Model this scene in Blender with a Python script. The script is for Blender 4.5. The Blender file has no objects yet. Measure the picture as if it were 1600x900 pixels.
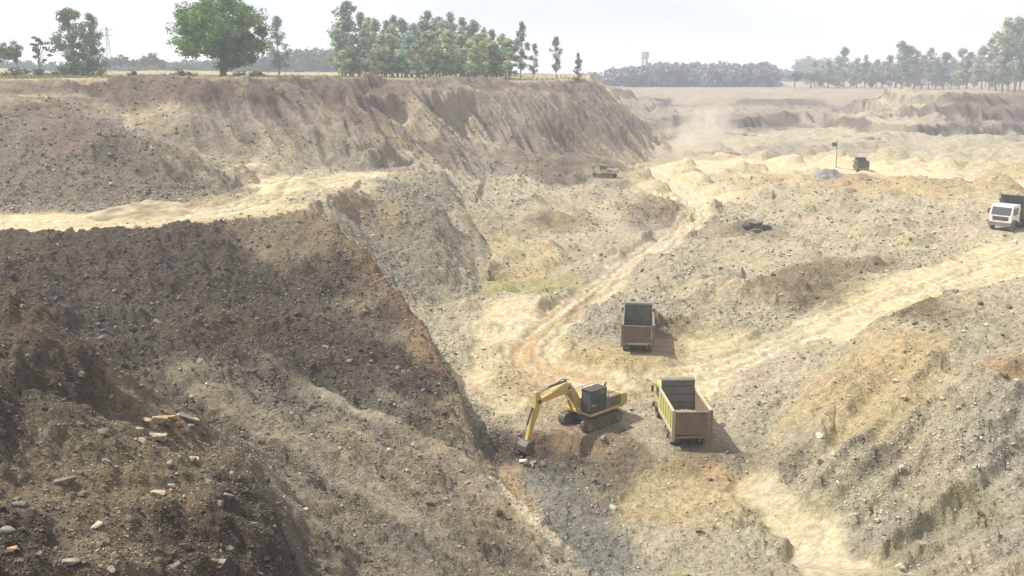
import bpy, bmesh, math, random
import numpy as np
from mathutils import Vector, Matrix, Euler
from mathutils.geometry import delaunay_2d_cdt

# ------------------------------------------------------------------ camera
FPX = 1500.0; PITCH = math.radians(12.85); CAMZ = 24.0
scene = bpy.context.scene
COL = scene.collection
cam_d = bpy.data.cameras.new('camera'); cam = bpy.data.objects.new('camera', cam_d); COL.objects.link(cam)
cam.location = (0, 0, CAMZ); cam.rotation_euler = (math.pi/2 - PITCH, 0, 0)
cam_d.sensor_width = 36.0; cam_d.lens = 36.0*FPX/1600.0; cam_d.clip_start = 0.1; cam_d.clip_end = 9000
scene.camera = cam
# ------------------------------------------------------------------ light
SUN_AZ, SUN_EL = math.radians(-80), math.radians(55)      # azimuth from +Y towards +X
w = bpy.data.worlds.new('World'); scene.world = w; w.use_nodes = True
wn = w.node_tree.nodes; wl = w.node_tree.links; wn.clear()
wo = wn.new('ShaderNodeOutputWorld'); bg = wn.new('ShaderNodeBackground'); sky = wn.new('ShaderNodeTexSky')
sky.sky_type = 'NISHITA'; sky.sun_disc = False; sky.sun_elevation = SUN_EL; sky.sun_rotation = SUN_AZ
sky.dust_density = 6.0; sky.air_density = 1.2; sky.ozone_density = 1.0
# thin bright veil of cloud over the clear sky
tc = wn.new('ShaderNodeTexCoord'); nz = wn.new('ShaderNodeTexNoise'); nz.inputs['Scale'].default_value = 2.2
nz.inputs['Detail'].default_value = 5; mp = wn.new('ShaderNodeMapping'); mp.inputs['Scale'].default_value = (1, 1, 4)
rp = wn.new('ShaderNodeMapRange'); rp.inputs[1].default_value = .3; rp.inputs[2].default_value = .7
rp.inputs[3].default_value = .66; rp.inputs[4].default_value = .97
mx = wn.new('ShaderNodeMix'); mx.data_type = 'RGBA'; mx.inputs[7].default_value = (11.0, 11.15, 11.2, 1)
wl.new(tc.outputs['Generated'], mp.inputs[0]); wl.new(mp.outputs[0], nz.inputs[0]); wl.new(nz.outputs[0], rp.inputs[0])
wl.new(rp.outputs[0], mx.inputs[0]); wl.new(sky.outputs[0], mx.inputs[6]); wl.new(mx.outputs[2], bg.inputs[0])
bg.inputs[1].default_value = 0.07; wl.new(bg.outputs[0], wo.inputs[0])
sun_d = bpy.data.lights.new('sun', 'SUN'); sun_d.energy = 5.0; sun_d.angle = math.radians(0.6); sun_d.color = (1, .955, .87)
sun = bpy.data.objects.new('sun', sun_d); COL.objects.link(sun)
sd = Vector((math.cos(SUN_EL)*math.sin(SUN_AZ), math.cos(SUN_EL)*math.cos(SUN_AZ), math.sin(SUN_EL)))
sun.rotation_euler = sd.to_track_quat('Z', 'Y').to_euler(); sun.location = (0, 0, 90)
scene.view_settings.view_transform = 'Standard'; scene.view_settings.look = 'None'
scene.view_settings.exposure = 0.54; scene.view_settings.gamma = 1.0
scene.cycles.max_bounces = 5; scene.cycles.diffuse_bounces = 2; scene.cycles.glossy_bounces = 2
scene.cycles.volume_bounces = 1; scene.cycles.transparent_max_bounces = 8
random.seed(4)
RS = np.random.RandomState(11)

# ------------------------------------------------------------------ survey helpers: photograph readings -> metres
CP, SP = math.cos(PITCH), math.sin(PITCH)
def P(u, v, D=None, Z=None):
    x = (u-800)/FPX; yc = (450-v)/FPX
    dy = CP + yc*SP; dz = -SP + yc*CP
    t = D/dy if D is not None else (Z-CAMZ)/dz
    return (x*t, dy*t, CAMZ + dz*t)
def W(u, D, Z):
    t = D*CP + (CAMZ-Z)*SP
    return ((u-800)/FPX*t, D, Z)
def UV(p):
    dz = p[2]-CAMZ; t = p[1]*CP - dz*SP; yc = p[1]*SP + dz*CP
    return (800+FPX*p[0]/t, 450-FPX*yc/t, t)

# ------------------------------------------------------------------ noise
def _h(ix, iy, seed):
    h = (ix.astype(np.int64)*374761393 + iy.astype(np.int64)*668265263 + seed*1274126177) & 0xFFFFFFFF
    h = ((h ^ (h >> 13))*1274126177) & 0xFFFFFFFF
    h = h ^ (h >> 16)
    return (h & 0xFFFFFF).astype(np.float32)/np.float32(0xFFFFFF)
def vnoise(x, y, seed=0):
    ix = np.floor(x); iy = np.floor(y); fx = (x-ix).astype(np.float32); fy = (y-iy).astype(np.float32)
    ix = ix.astype(np.int64); iy = iy.astype(np.int64)
    fx = fx*fx*fx*(fx*(fx*6-15)+10); fy = fy*fy*fy*(fy*(fy*6-15)+10)
    a = _h(ix, iy, seed); b = _h(ix+1, iy, seed); c = _h(ix, iy+1, seed); d = _h(ix+1, iy+1, seed)
    return (a+(b-a)*fx + (c-a)*fy + (a-b-c+d)*fx*fy)*2-1
def fbm(x, y, scale, octv=4, seed=0, gain=.5):
    s = 0; a = 1; n = 0; x = x/scale; y = y/scale
    for o in range(octv):
        s = s + a*vnoise(x, y, seed+o*17); n += a; a *= gain
        x, y = (x*1.6 - y*1.2)+13.7, (x*1.2 + y*1.6)+5.1
    return s/n
def worley(x, y, scale, seed=0):
    x = x/scale; y = y/scale; ix = np.floor(x).astype(np.int64); iy = np.floor(y).astype(np.int64)
    best = np.full(x.shape, 9., np.float32); cid = np.zeros(x.shape, np.float32)
    for dx in (-1, 0, 1):
        for dy in (-1, 0, 1):
            jx = ix+dx; jy = iy+dy
            px = jx+_h(jx, jy, seed); py = jy+_h(jx, jy, seed+5)
            d = (x-px)**2+(y-py)**2; m = d < best
            best = np.where(m, d, best); cid = np.where(m, _h(jx, jy, seed+9), cid)
    return np.sqrt(best), cid
def sstep(a, b, x):
    t = np.clip((x-a)/(b-a), 0, 1); return t*t*(3-2*t)

# ------------------------------------------------------------------ terrain survey: break lines of the pit
LINES = []
def L(*pts): LINES.append([tuple(p) for p in pts])
# upper rim of the left cliff
L((-110, 70, 22.9), P(-500,121,D=98), P(-150,122,D=110), P(0,123,D=118), P(150,122,D=122), P(280,121,D=126), P(370,122,D=128), P(450,121,D=135),
  P(520,122,D=146), P(620,123,D=158), P(720,124,D=178), P(820,126,D=192), P(895,129,D=206), P(930,136,D=212), P(960,162,D=211),
  P(1000,200,D=206), P(1022,234,D=203), P(1026,247,Z=6.4))
L(W(922,228,21.8), W(918,262,21.6), W(925,330,20), W(930,430,18))
# steep scarp right under the rim
L((-108, 62, 20.5), P(-500,150,D=93), P(-150,152,D=105), P(0,150,D=113), P(150,156,D=117.5), P(300,158,D=120), P(450,152,D=129),
  P(560,150,D=141), P(640,150,D=150), P(750,150,D=170), P(860,152,D=186), P(920,162,D=198), P(965,195,D=199), P(1005,225,D=198))
# rubble spur in front of the cliff
L(P(60,150,D=112), P(130,183,D=105), P(200,215,D=99.5), P(270,255,D=96.5), P(345,301,Z=12.1))
L(P(120,150,D=116), P(210,180,D=115), P(300,228,D=110), P(360,262,D=106))
L(P(-150,240,D=95), P(0,230,D=97), P(100,245,D=95), P(200,270,D=93))
# second spur, where the two cliff faces meet
L(P(484,131,D=138), P(540,180,D=133), P(600,222,D=129), P(655,258,D=127))
L(P(560,152,D=146), P(610,190,D=146), P(660,225,D=142), P(715,258,D=139))
L(P(420,200,D=121), P(460,235,D=118), P(520,255,D=119))
L(P(700,200,D=158), P(760,220,D=160), P(840,235,D=166), P(900,230,D=176), P(950,245,D=178))
# foot of the cliff
L((-85, 60, 12.3), P(-400,350,Z=12.3), P(-100,335,Z=12.2), P(0,328,Z=12), P(150,322,Z=12), P(250,318,Z=12), P(345,303,Z=12), P(400,287,Z=12), P(470,274,Z=12),
  P(560,264,Z=12), P(640,262,Z=11), P(700,267,Z=10), P(770,277,Z=8), P(850,291,Z=6.5), P(905,290,Z=6.3), P(960,276,Z=6.2), P(1015,252,Z=6.4))
# edge of the bench and the long nose that drops to the pit floor
L((-75, 50, 12.5), P(-400,385,Z=12.4), P(-150,374,Z=12.2), P(0,370,Z=12), P(100,368,Z=12), P(200,362,Z=12), P(300,353,Z=12), P(400,345,Z=12), P(440,337,Z=12), P(468,333,Z=11.9),
  P(492,340,D=80), P(514,354,D=78.6), P(550,379,D=76.6), P(582,405,D=74.5), P(613,442,D=71.8), P(649,495,D=68), P(685,557,D=62.6), P(715,606,D=58), P(730,657,D=54.4),
  P(742,700,D=51.8), P(765,745,D=49.6), P(810,800,D=46.8), P(860,850,D=44.6), P(930,900,D=42.2))
# bench edge turning towards the second nose
L(P(468,333,Z=11.9), P(500,313,Z=12), P(540,299,Z=12), P(565,277,Z=12), P(610,271,Z=12), P(650,273,Z=11.6), P(700,289,Z=10.5), P(722,320,Z=8.8),
  P(735,370,Z=6.2), P(748,428,Z=3.8))
L(P(560,350,D=94), P(600,310,D=101), P(650,330,D=99), P(690,390,D=93))
L(P(560,395,D=85), P(600,410,D=87), P(650,440,D=86), P(700,470,D=84))
L(W(520,83.5,8.6), W(560,82,7.0), W(590,80,5.6), W(620,77.5,4.4), W(652,73.5,3.7), W(688,67.5,2.9), W(717,62,2.4), W(736,58.5,1.8), W(756,54.5,1.4), W(780,51.5,1.1))
L(P(690,505,Z=3.4), P(745,455,Z=3.4), P(760,440,Z=3.4))
# behind the second nose
L(W(770,104,4.2), W(745,110,5.0), W(722,120,8.0))
# pale mounds on the middle floor
L(P(726,345,D=113), P(760,352,D=112), P(790,372,D=109), P(822,398,D=104))
L(P(745,330,D=122), P(800,345,D=114.5), P(835,375,D=110))
L(P(750,300,D=133), P(800,312,D=126), P(850,330,D=119))
L(P(820,318,D=126), P(870,303,D=133), P(940,302,D=134), P(1000,303,D=133), P(1045,316,D=128), P(1062,330,D=124))
L(P(760,420,Z=4.0), P(850,412,Z=4.2), P(940,415,Z=4.2), P(1000,390,Z=4.5), P(1062,352,Z=4.9))
L(P(880,355,D=117), P(940,350,D=119), P(1000,345,D=119))
L(P(905,296,Z=6.2), P(1000,285,Z=5.9), P(1040,285,Z=5.7))
# greenish hollow
L(P(750,445,Z=3.1), P(800,438,Z=3.2), P(850,442,Z=3.2), P(835,465,Z=3.1), P(770,470,Z=3.0))
# pit floor
L(P(1000,265,Z=6), P(1045,290,Z=5.6), P(1092,325,Z=5.0), P(1080,348,Z=4.8), P(1020,392,Z=4.4), P(960,432,Z=4.0), P(930,456,Z=3.8), P(870,505,Z=3.4), P(830,545,Z=3), P(850,580,Z=2.6))
L(P(760,500,Z=3.2), P(720,550,Z=2.8), P(720,600,Z=2.3), P(760,650,Z=1.7))
L(P(1060,588,Z=2.6), P(1150,568,Z=3.0), P(1230,530,Z=4.0), P(1330,482,Z=5.5), P(1450,430,Z=7.0), P(1600,388,Z=8.4), P(1800,350,Z=9.6))
L(P(940,480,Z=3.7), P(960,545,Z=3.4), P(1050,560,Z=3.2))
L(P(1150,470,Z=4.2), P(1210,478,Z=4.4), P(1300,448,Z=5.0), P(1400,415,Z=6.0), P(1500,385,Z=7.2))
L(P(1200,452,Z=4.8), P(1290,425,Z=5.5), P(1400,395,Z=6.4), P(1500,365,Z=7.7))
L(P(1120,395,Z=4.8), P(1200,370,Z=5.2), P(1350,340,Z=6.2), P(1500,325,Z=7.6), P(1700,330,Z=9))
L(P(1150,300,Z=5.8), P(1300,285,Z=6.6), P(1450,285,Z=7.2), P(1600,290,Z=7.9), P(1900,300,Z=8.5))
L(P(1050,262,Z=6.1), P(1200,262,Z=6.3), P(1350,268,Z=6.6), P(1600,272,Z=7.2), P(1900,275,Z=7.6))
L(P(1050,250,Z=6.3), P(1200,250,Z=6.5), P(1350,248,Z=6.8), P(1600,246,Z=7.2), P(1900,245,Z=7.6))
# machines' working floor
L(P(880,600,Z=2.2), P(1000,600,Z=2.3), P(1100,610,Z=2.3))
L(P(780,690,Z=1.3), P(900,682,Z=1.4), P(1000,690,Z=1.3), P(1100,702,Z=1.3), P(1170,690,Z=1.5))
L(P(790,725,Z=.5), P(840,722,Z=.2), P(890,725,Z=.5))
L(P(820,748,Z=.9), P(900,745,Z=1.0))
L(P(950,750,Z=.9), P(1050,760,Z=.8), P(1150,760,Z=1.2))
L(P(790,765,Z=1.1), P(835,795,Z=.5), P(885,845,Z=.2), P(960,890,Z=.2))
L(P(960,800,Z=.9), P(1100,880,Z=1.0), P(1250,880,Z=1.6), P(1200,800,Z=1.5))
# right hand tips
L(P(1240,640,D=55.5), P(1290,600,D=56), P(1320,555,D=58.5), P(1360,515,D=60.5), P(1400,492,D=62.5), P(1470,466,D=65), P(1600,440,D=67.5), P(1800,420,D=68))
L(W(1280,63,3.9), W(1340,67,4.6), W(1400,71,5.4), W(1480,74,6.2), W(1600,77,7.4), W(1800,78,8.6))
L(P(1400,600,Z=6.2), P(1500,580,Z=7.3), P(1600,580,Z=7.9), P(1800,590,Z=8.4))
L(P(1330,650,Z=4.9), P(1450,680,Z=6.0), P(1600,660,Z=7.0))
L(P(1200,650,Z=2.8), P(1290,700,Z=3.6), P(1400,750,Z=4.6), P(1600,750,Z=6.0), P(1800,750,Z=7))
L(P(1350,860,Z=3.0), P(1450,900,Z=4.3), P(1600,900,Z=5.2), P(1800,900,Z=6.4))
# dark embankment face and the apron below it
L(P(160,600,Z=7.4), P(300,615,Z=6.2), P(450,640,Z=5.0), P(600,680,Z=4.3), P(690,700,Z=3.6))
L(P(330,655,Z=6.2), P(420,720,Z=5.2), P(480,800,Z=4.4), P(560,880,Z=3.4))
L(P(600,770,Z=3.2), P(700,830,Z=2.2), P(780,890,Z=1.2))
# near knob
L(P(-200,390,D=38), P(0,437,D=37), P(60,482,D=36), P(110,532,D=35), P(143,600,D=34), P(152,660,D=33))
L(W(-150,46,11.5), W(20,45,9.5), W(100,44,8.3), W(165,42,7.6))
L(P(-200,560,D=31), P(0,600,D=31), P(80,640,D=31))
# near bench of rubble
L(P(180,640,D=38), P(300,648,D=38), P(340,690,D=37), P(385,742,D=35), P(432,806,D=31.5), P(440,870,D=29.5), P(425,930,D=28))
L(P(100,730,D=29), P(240,740,D=30), P(330,800,D=29.5))
L(P(-200,900,D=21), P(0,900,D=22), P(200,900,D=24), P(330,900,D=26.5))
L(W(470,33,5.2), W(500,29.5,4.2), W(540,27,3.5))
# ground at the photographer's feet and behind
L((-90,-30,22.8), (-40,2,22.2), (-4,2.2,22.35), (0,2.4,22.3), (4,2.2,22.3), (40,2,22.2), (90,-30,22.5))
L((-20,11,16), (0,11.5,15), (16,12,14), (35,14,14))
L((-10,22,8.5), (0,25,6.5), (10,25,6), (20,24,8), (40,28,9))
# far side of the pit
L(P(925,143,D=425), P(965,144,D=420), P(1060,145,D=410), P(1200,145,D=400), P(1290,148,D=392), P(1340,152,D=380))
L(P(925,150,D=421), P(1060,151,D=405), P(1200,152,D=395), P(1290,155,D=387), P(1335,158,D=375))
L(P(960,186,D=300), P(1060,186,D=298), P(1140,188,D=290), P(1210,185,D=294), P(1290,183,D=299), P(1340,183,D=295))
L(P(985,194,D=296), P(1060,193,D=294), P(1142,205,D=287.5), P(1212,197,D=291.5), P(1290,192,D=297), P(1335,192,D=293))
L(P(1020,204,D=272), P(1070,204,D=270), P(1140,208,D=266), P(1200,214,D=262))
L(P(1030,210,D=268), P(1140,216,D=262))
L(P(940,170,D=345), P(1060,166,D=345), P(1200,165,D=345), P(1300,166,D=345))
L(P(1050,236,D=222), P(1200,234,D=224), P(1340,230,D=228))
# right hand knoll
L(P(1342,160,D=330), P(1362,147,D=300), P(1400,139,D=288), P(1480,140,D=282), P(1540,146,D=276), P(1600,148,D=272), P(1900,150,D=262))
L(P(1362,172,D=285), P(1430,165,D=272), P(1500,175,D=262), P(1600,172,D=262), P(1900,175,D=252))
L(P(1380,190,D=268), P(1440,200,D=254), P(1480,214,D=246), P(1600,205,D=250), P(1900,205,D=244))
L(P(1460,192,D=262), P(1540,190,D=258), P(1600,193,D=255))
L(P(1350,238,D=226), P(1450,240,D=222), P(1600,238,D=222), P(1900,235,D=222))
# plain
for q in [(-3200,3200,22), (0,3300,16), (3200,3200,12), (3300,0,14), (3300,-3300,18), (0,-3300,22), (-3300,-3300,22), (-3300,0,22.6),
          (-400,400,22.6), (-90,300,22.2), (60,480,15.5), (200,460,15.5), (60,700,14.8), (300,700,14.5), (450,500,16), (-200,160,23), (300,260,17), (260,120,12), (200,20,14), (120,-60,20)]:
    LINES.append([q])

pts = []; edges = []
for ln in LINES:
    i0 = len(pts)
    for q in ln: pts.append(q)
    edges += [(i0+k, i0+k+1) for k in range(len(ln)-1)]
dv, de, df, ov, oe, of = delaunay_2d_cdt([Vector((q[0], q[1])) for q in pts], edges, [], 0, 1e-4)
dz = []
for i, v_ in enumerate(dv):
    if ov[i]: dz.append(sum(pts[k][2] for k in ov[i])/len(ov[i])); continue
    best = (1e9, 0)
    for a, b in edges:
        A = Vector(pts[a][:2]); B = Vector(pts[b][:2]); t = max(0, min(1, (v_-A).dot(B-A)/max((B-A).length_squared, 1e-9)))
        d = (A+(B-A)*t-v_).length
        if d < best[0]: best = (d, pts[a][2]*(1-t)+pts[b][2]*t)
    dz.append(best[1])
TV = np.array([[v_.x, v_.y, z] for v_, z in zip(dv, dz)])

# polar survey grid (fine where the pit is)
half = math.degrees(math.atan(800/FPX))+3.0
HALF = 31.0
th = np.concatenate([np.arange(-180, -60, 6), np.arange(-60, -HALF, 1.0), np.arange(-HALF, HALF, 0.068), np.arange(HALF, 60, 1.0), np.arange(60, 180.1, 6)])
rr = [1.5]
while rr[-1] < 3400:
    r = rr[-1]
    k = .09 if r < 18 else .0042 if r < 70 else .0038 if r < 215 else .0036 if r < 300 else .010 if r < 440 else .06
    rr.append(r*(1+k))
rr = np.array(rr)
TH, RR = np.meshgrid(np.radians(th), rr)         # rows = radius
X = RR*np.sin(TH); Y = RR*np.cos(TH); NR, NC = X.shape
Z = np.full(X.shape, np.nan)
thr = np.radians(th)
for f in df:
    a, b, c = (TV[i] for i in f)
    det = (b[1]-c[1])*(a[0]-c[0])+(c[0]-b[0])*(a[1]-c[1])
    if abs(det) < 1e-9: continue
    l1o = ((b[1]-c[1])*(0-c[0])+(c[0]-b[0])*(0-c[1]))/det; l2o = ((c[1]-a[1])*(0-c[0])+(a[0]-c[0])*(0-c[1]))/det
    if min(l1o, l2o, 1-l1o-l2o) >= 0: r0, r1, c0, c1 = 0, NR, 0, NC
    else:
        ang = [math.atan2(q[0], q[1]) for q in (a, b, c)]
        if max(ang)-min(ang) > math.pi: c0, c1 = 0, NC
        else: c0 = max(0, np.searchsorted(thr, min(ang))-1); c1 = min(NC, np.searchsorted(thr, max(ang))+1)
        rm = max(math.hypot(q[0], q[1]) for q in (a, b, c)); mn = 1e9
        for p, q in ((a, b), (b, c), (c, a)):
            d = q[:2]-p[:2]; t = np.clip(-np.dot(p[:2], d)/max(np.dot(d, d), 1e-9), 0, 1); mn = min(mn, np.linalg.norm(p[:2]+d*t))
        r0 = max(0, np.searchsorted(rr, mn)-1); r1 = min(NR, np.searchsorted(rr, rm)+1)
    if r1 <= r0 or c1 <= c0: continue
    x = X[r0:r1, c0:c1]; y = Y[r0:r1, c0:c1]
    l1 = ((b[1]-c[1])*(x-c[0])+(c[0]-b[0])*(y-c[1]))/det; l2 = ((c[1]-a[1])*(x-c[0])+(a[0]-c[0])*(y-c[1]))/det; l3 = 1-l1-l2
    m = (l1 >= -1e-7) & (l2 >= -1e-7) & (l3 >= -1e-7)
    Z[r0:r1, c0:c1] = np.where(m, l1*a[2]+l2*b[2]+l3*c[2], Z[r0:r1, c0:c1])
Z = np.where(np.isnan(Z), 20.0, Z)
for _ in range(5):                                # round the survey's creases a little
    Zp = np.pad(Z, 1, mode='edge'); Z = (Zp[:-2, 1:-1]+Zp[2:, 1:-1]+Zp[1:-1, :-2]+Zp[1:-1, 2:]+2*Z)/6
BASE = Z.copy()
ELEV = (BASE-CAMZ)/RR
def hit(u, v, zarr=None, rmin=8.0):
    """first ground point along the line of sight of a photograph reading"""
    zz = BASE if zarr is None else zarr
    x = (u-800)/FPX; yc = (450-v)/FPX; dy = CP+yc*SP; dzz = -SP+yc*CP
    t = math.atan2(x, dy); hs = dzz/math.hypot(x, dy)
    c = min(max(np.searchsorted(thr, t), 1), NC-1); fr = (t-thr[c-1])/(thr[c]-thr[c-1])
    col = zz[:, c-1]*(1-fr)+zz[:, c]*fr; e = (col-CAMZ)/rr - hs
    k = np.nonzero((e >= 0) & (rr > rmin))[0]
    k = k[0] if len(k) else np.argmin(np.abs(rr-450))
    if k > 0 and e[k-1] < 0: g = -e[k-1]/(e[k]-e[k-1]); r = rr[k-1]*(1-g)+rr[k]*g
    else: r = rr[k]
    return (r*math.sin(t), r*math.cos(t), CAMZ+hs*r)
def zat(x, y, zarr=None):
    zz = Z if zarr is None else zarr
    t = math.atan2(x, y); r = math.hypot(x, y)
    c = min(max(np.searchsorted(thr, t), 1), NC-1); k = min(max(np.searchsorted(rr, r), 1), NR-1)
    f = (t-thr[c-1])/(thr[c]-thr[c-1]); g = (r-rr[k-1])/(rr[k]-rr[k-1])
    return float((zz[k-1, c-1]*(1-f)+zz[k-1, c]*f)*(1-g)+(zz[k, c-1]*(1-f)+zz[k, c]*f)*g)
def zat_v(x, y, zz):
    t = np.arctan2(x, y); r = np.hypot(x, y)
    c = np.clip(np.searchsorted(thr, t), 1, NC-1); k = np.clip(np.searchsorted(rr, r), 1, NR-1)
    f = (t-thr[c-1])/(thr[c]-thr[c-1]); g = (r-rr[k-1])/(rr[k]-rr[k-1])
    return (zz[k-1, c-1]*(1-f)+zz[k-1, c]*f)*(1-g)+(zz[k, c-1]*(1-f)+zz[k, c]*f)*g

# ------------------------------------------------------------------ soils: what lies where (albedo, share of loose stone, lumpiness)
SOIL = {
 'tl': ((.185,.160,.115), 1.0, .7),
 'pc': ((.29,.235,.165), .35, .9),  # name: (colour, rubble, lump)
 'dk': ((.084,.063,.043), 1.0, .9), 'dr': ((.095,.066,.042), .8, .8), 'gr': ((.235,.205,.15), 1.0, .7), 'ap': ((.185,.155,.11), .75, .6), 'cr': ((.42,.35,.22), .12, .14),
 'tn': ((.345,.290,.195), .5, .8), 'oc': ((.345,.272,.155), .45, .55), 'or': ((.31,.225,.13), .5, .6), 'pk': ((.228,.190,.142), .35, 1.0),
 'pr': ((.150,.112,.083), .4, .9), 'sm': ((.225,.175,.105), .25, .4), 'gy': ((.37,.32,.22), .85, .7), 'gn': ((.245,.22,.105), .2, .2),
 'pl': ((.34,.30,.17), .0, .1), 'bn': ((.20,.155,.098), .7, .6), 'kb': ((.110,.083,.055), .8, .9), 'gs': ((.355,.315,.235), .95, .6),
}
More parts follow.
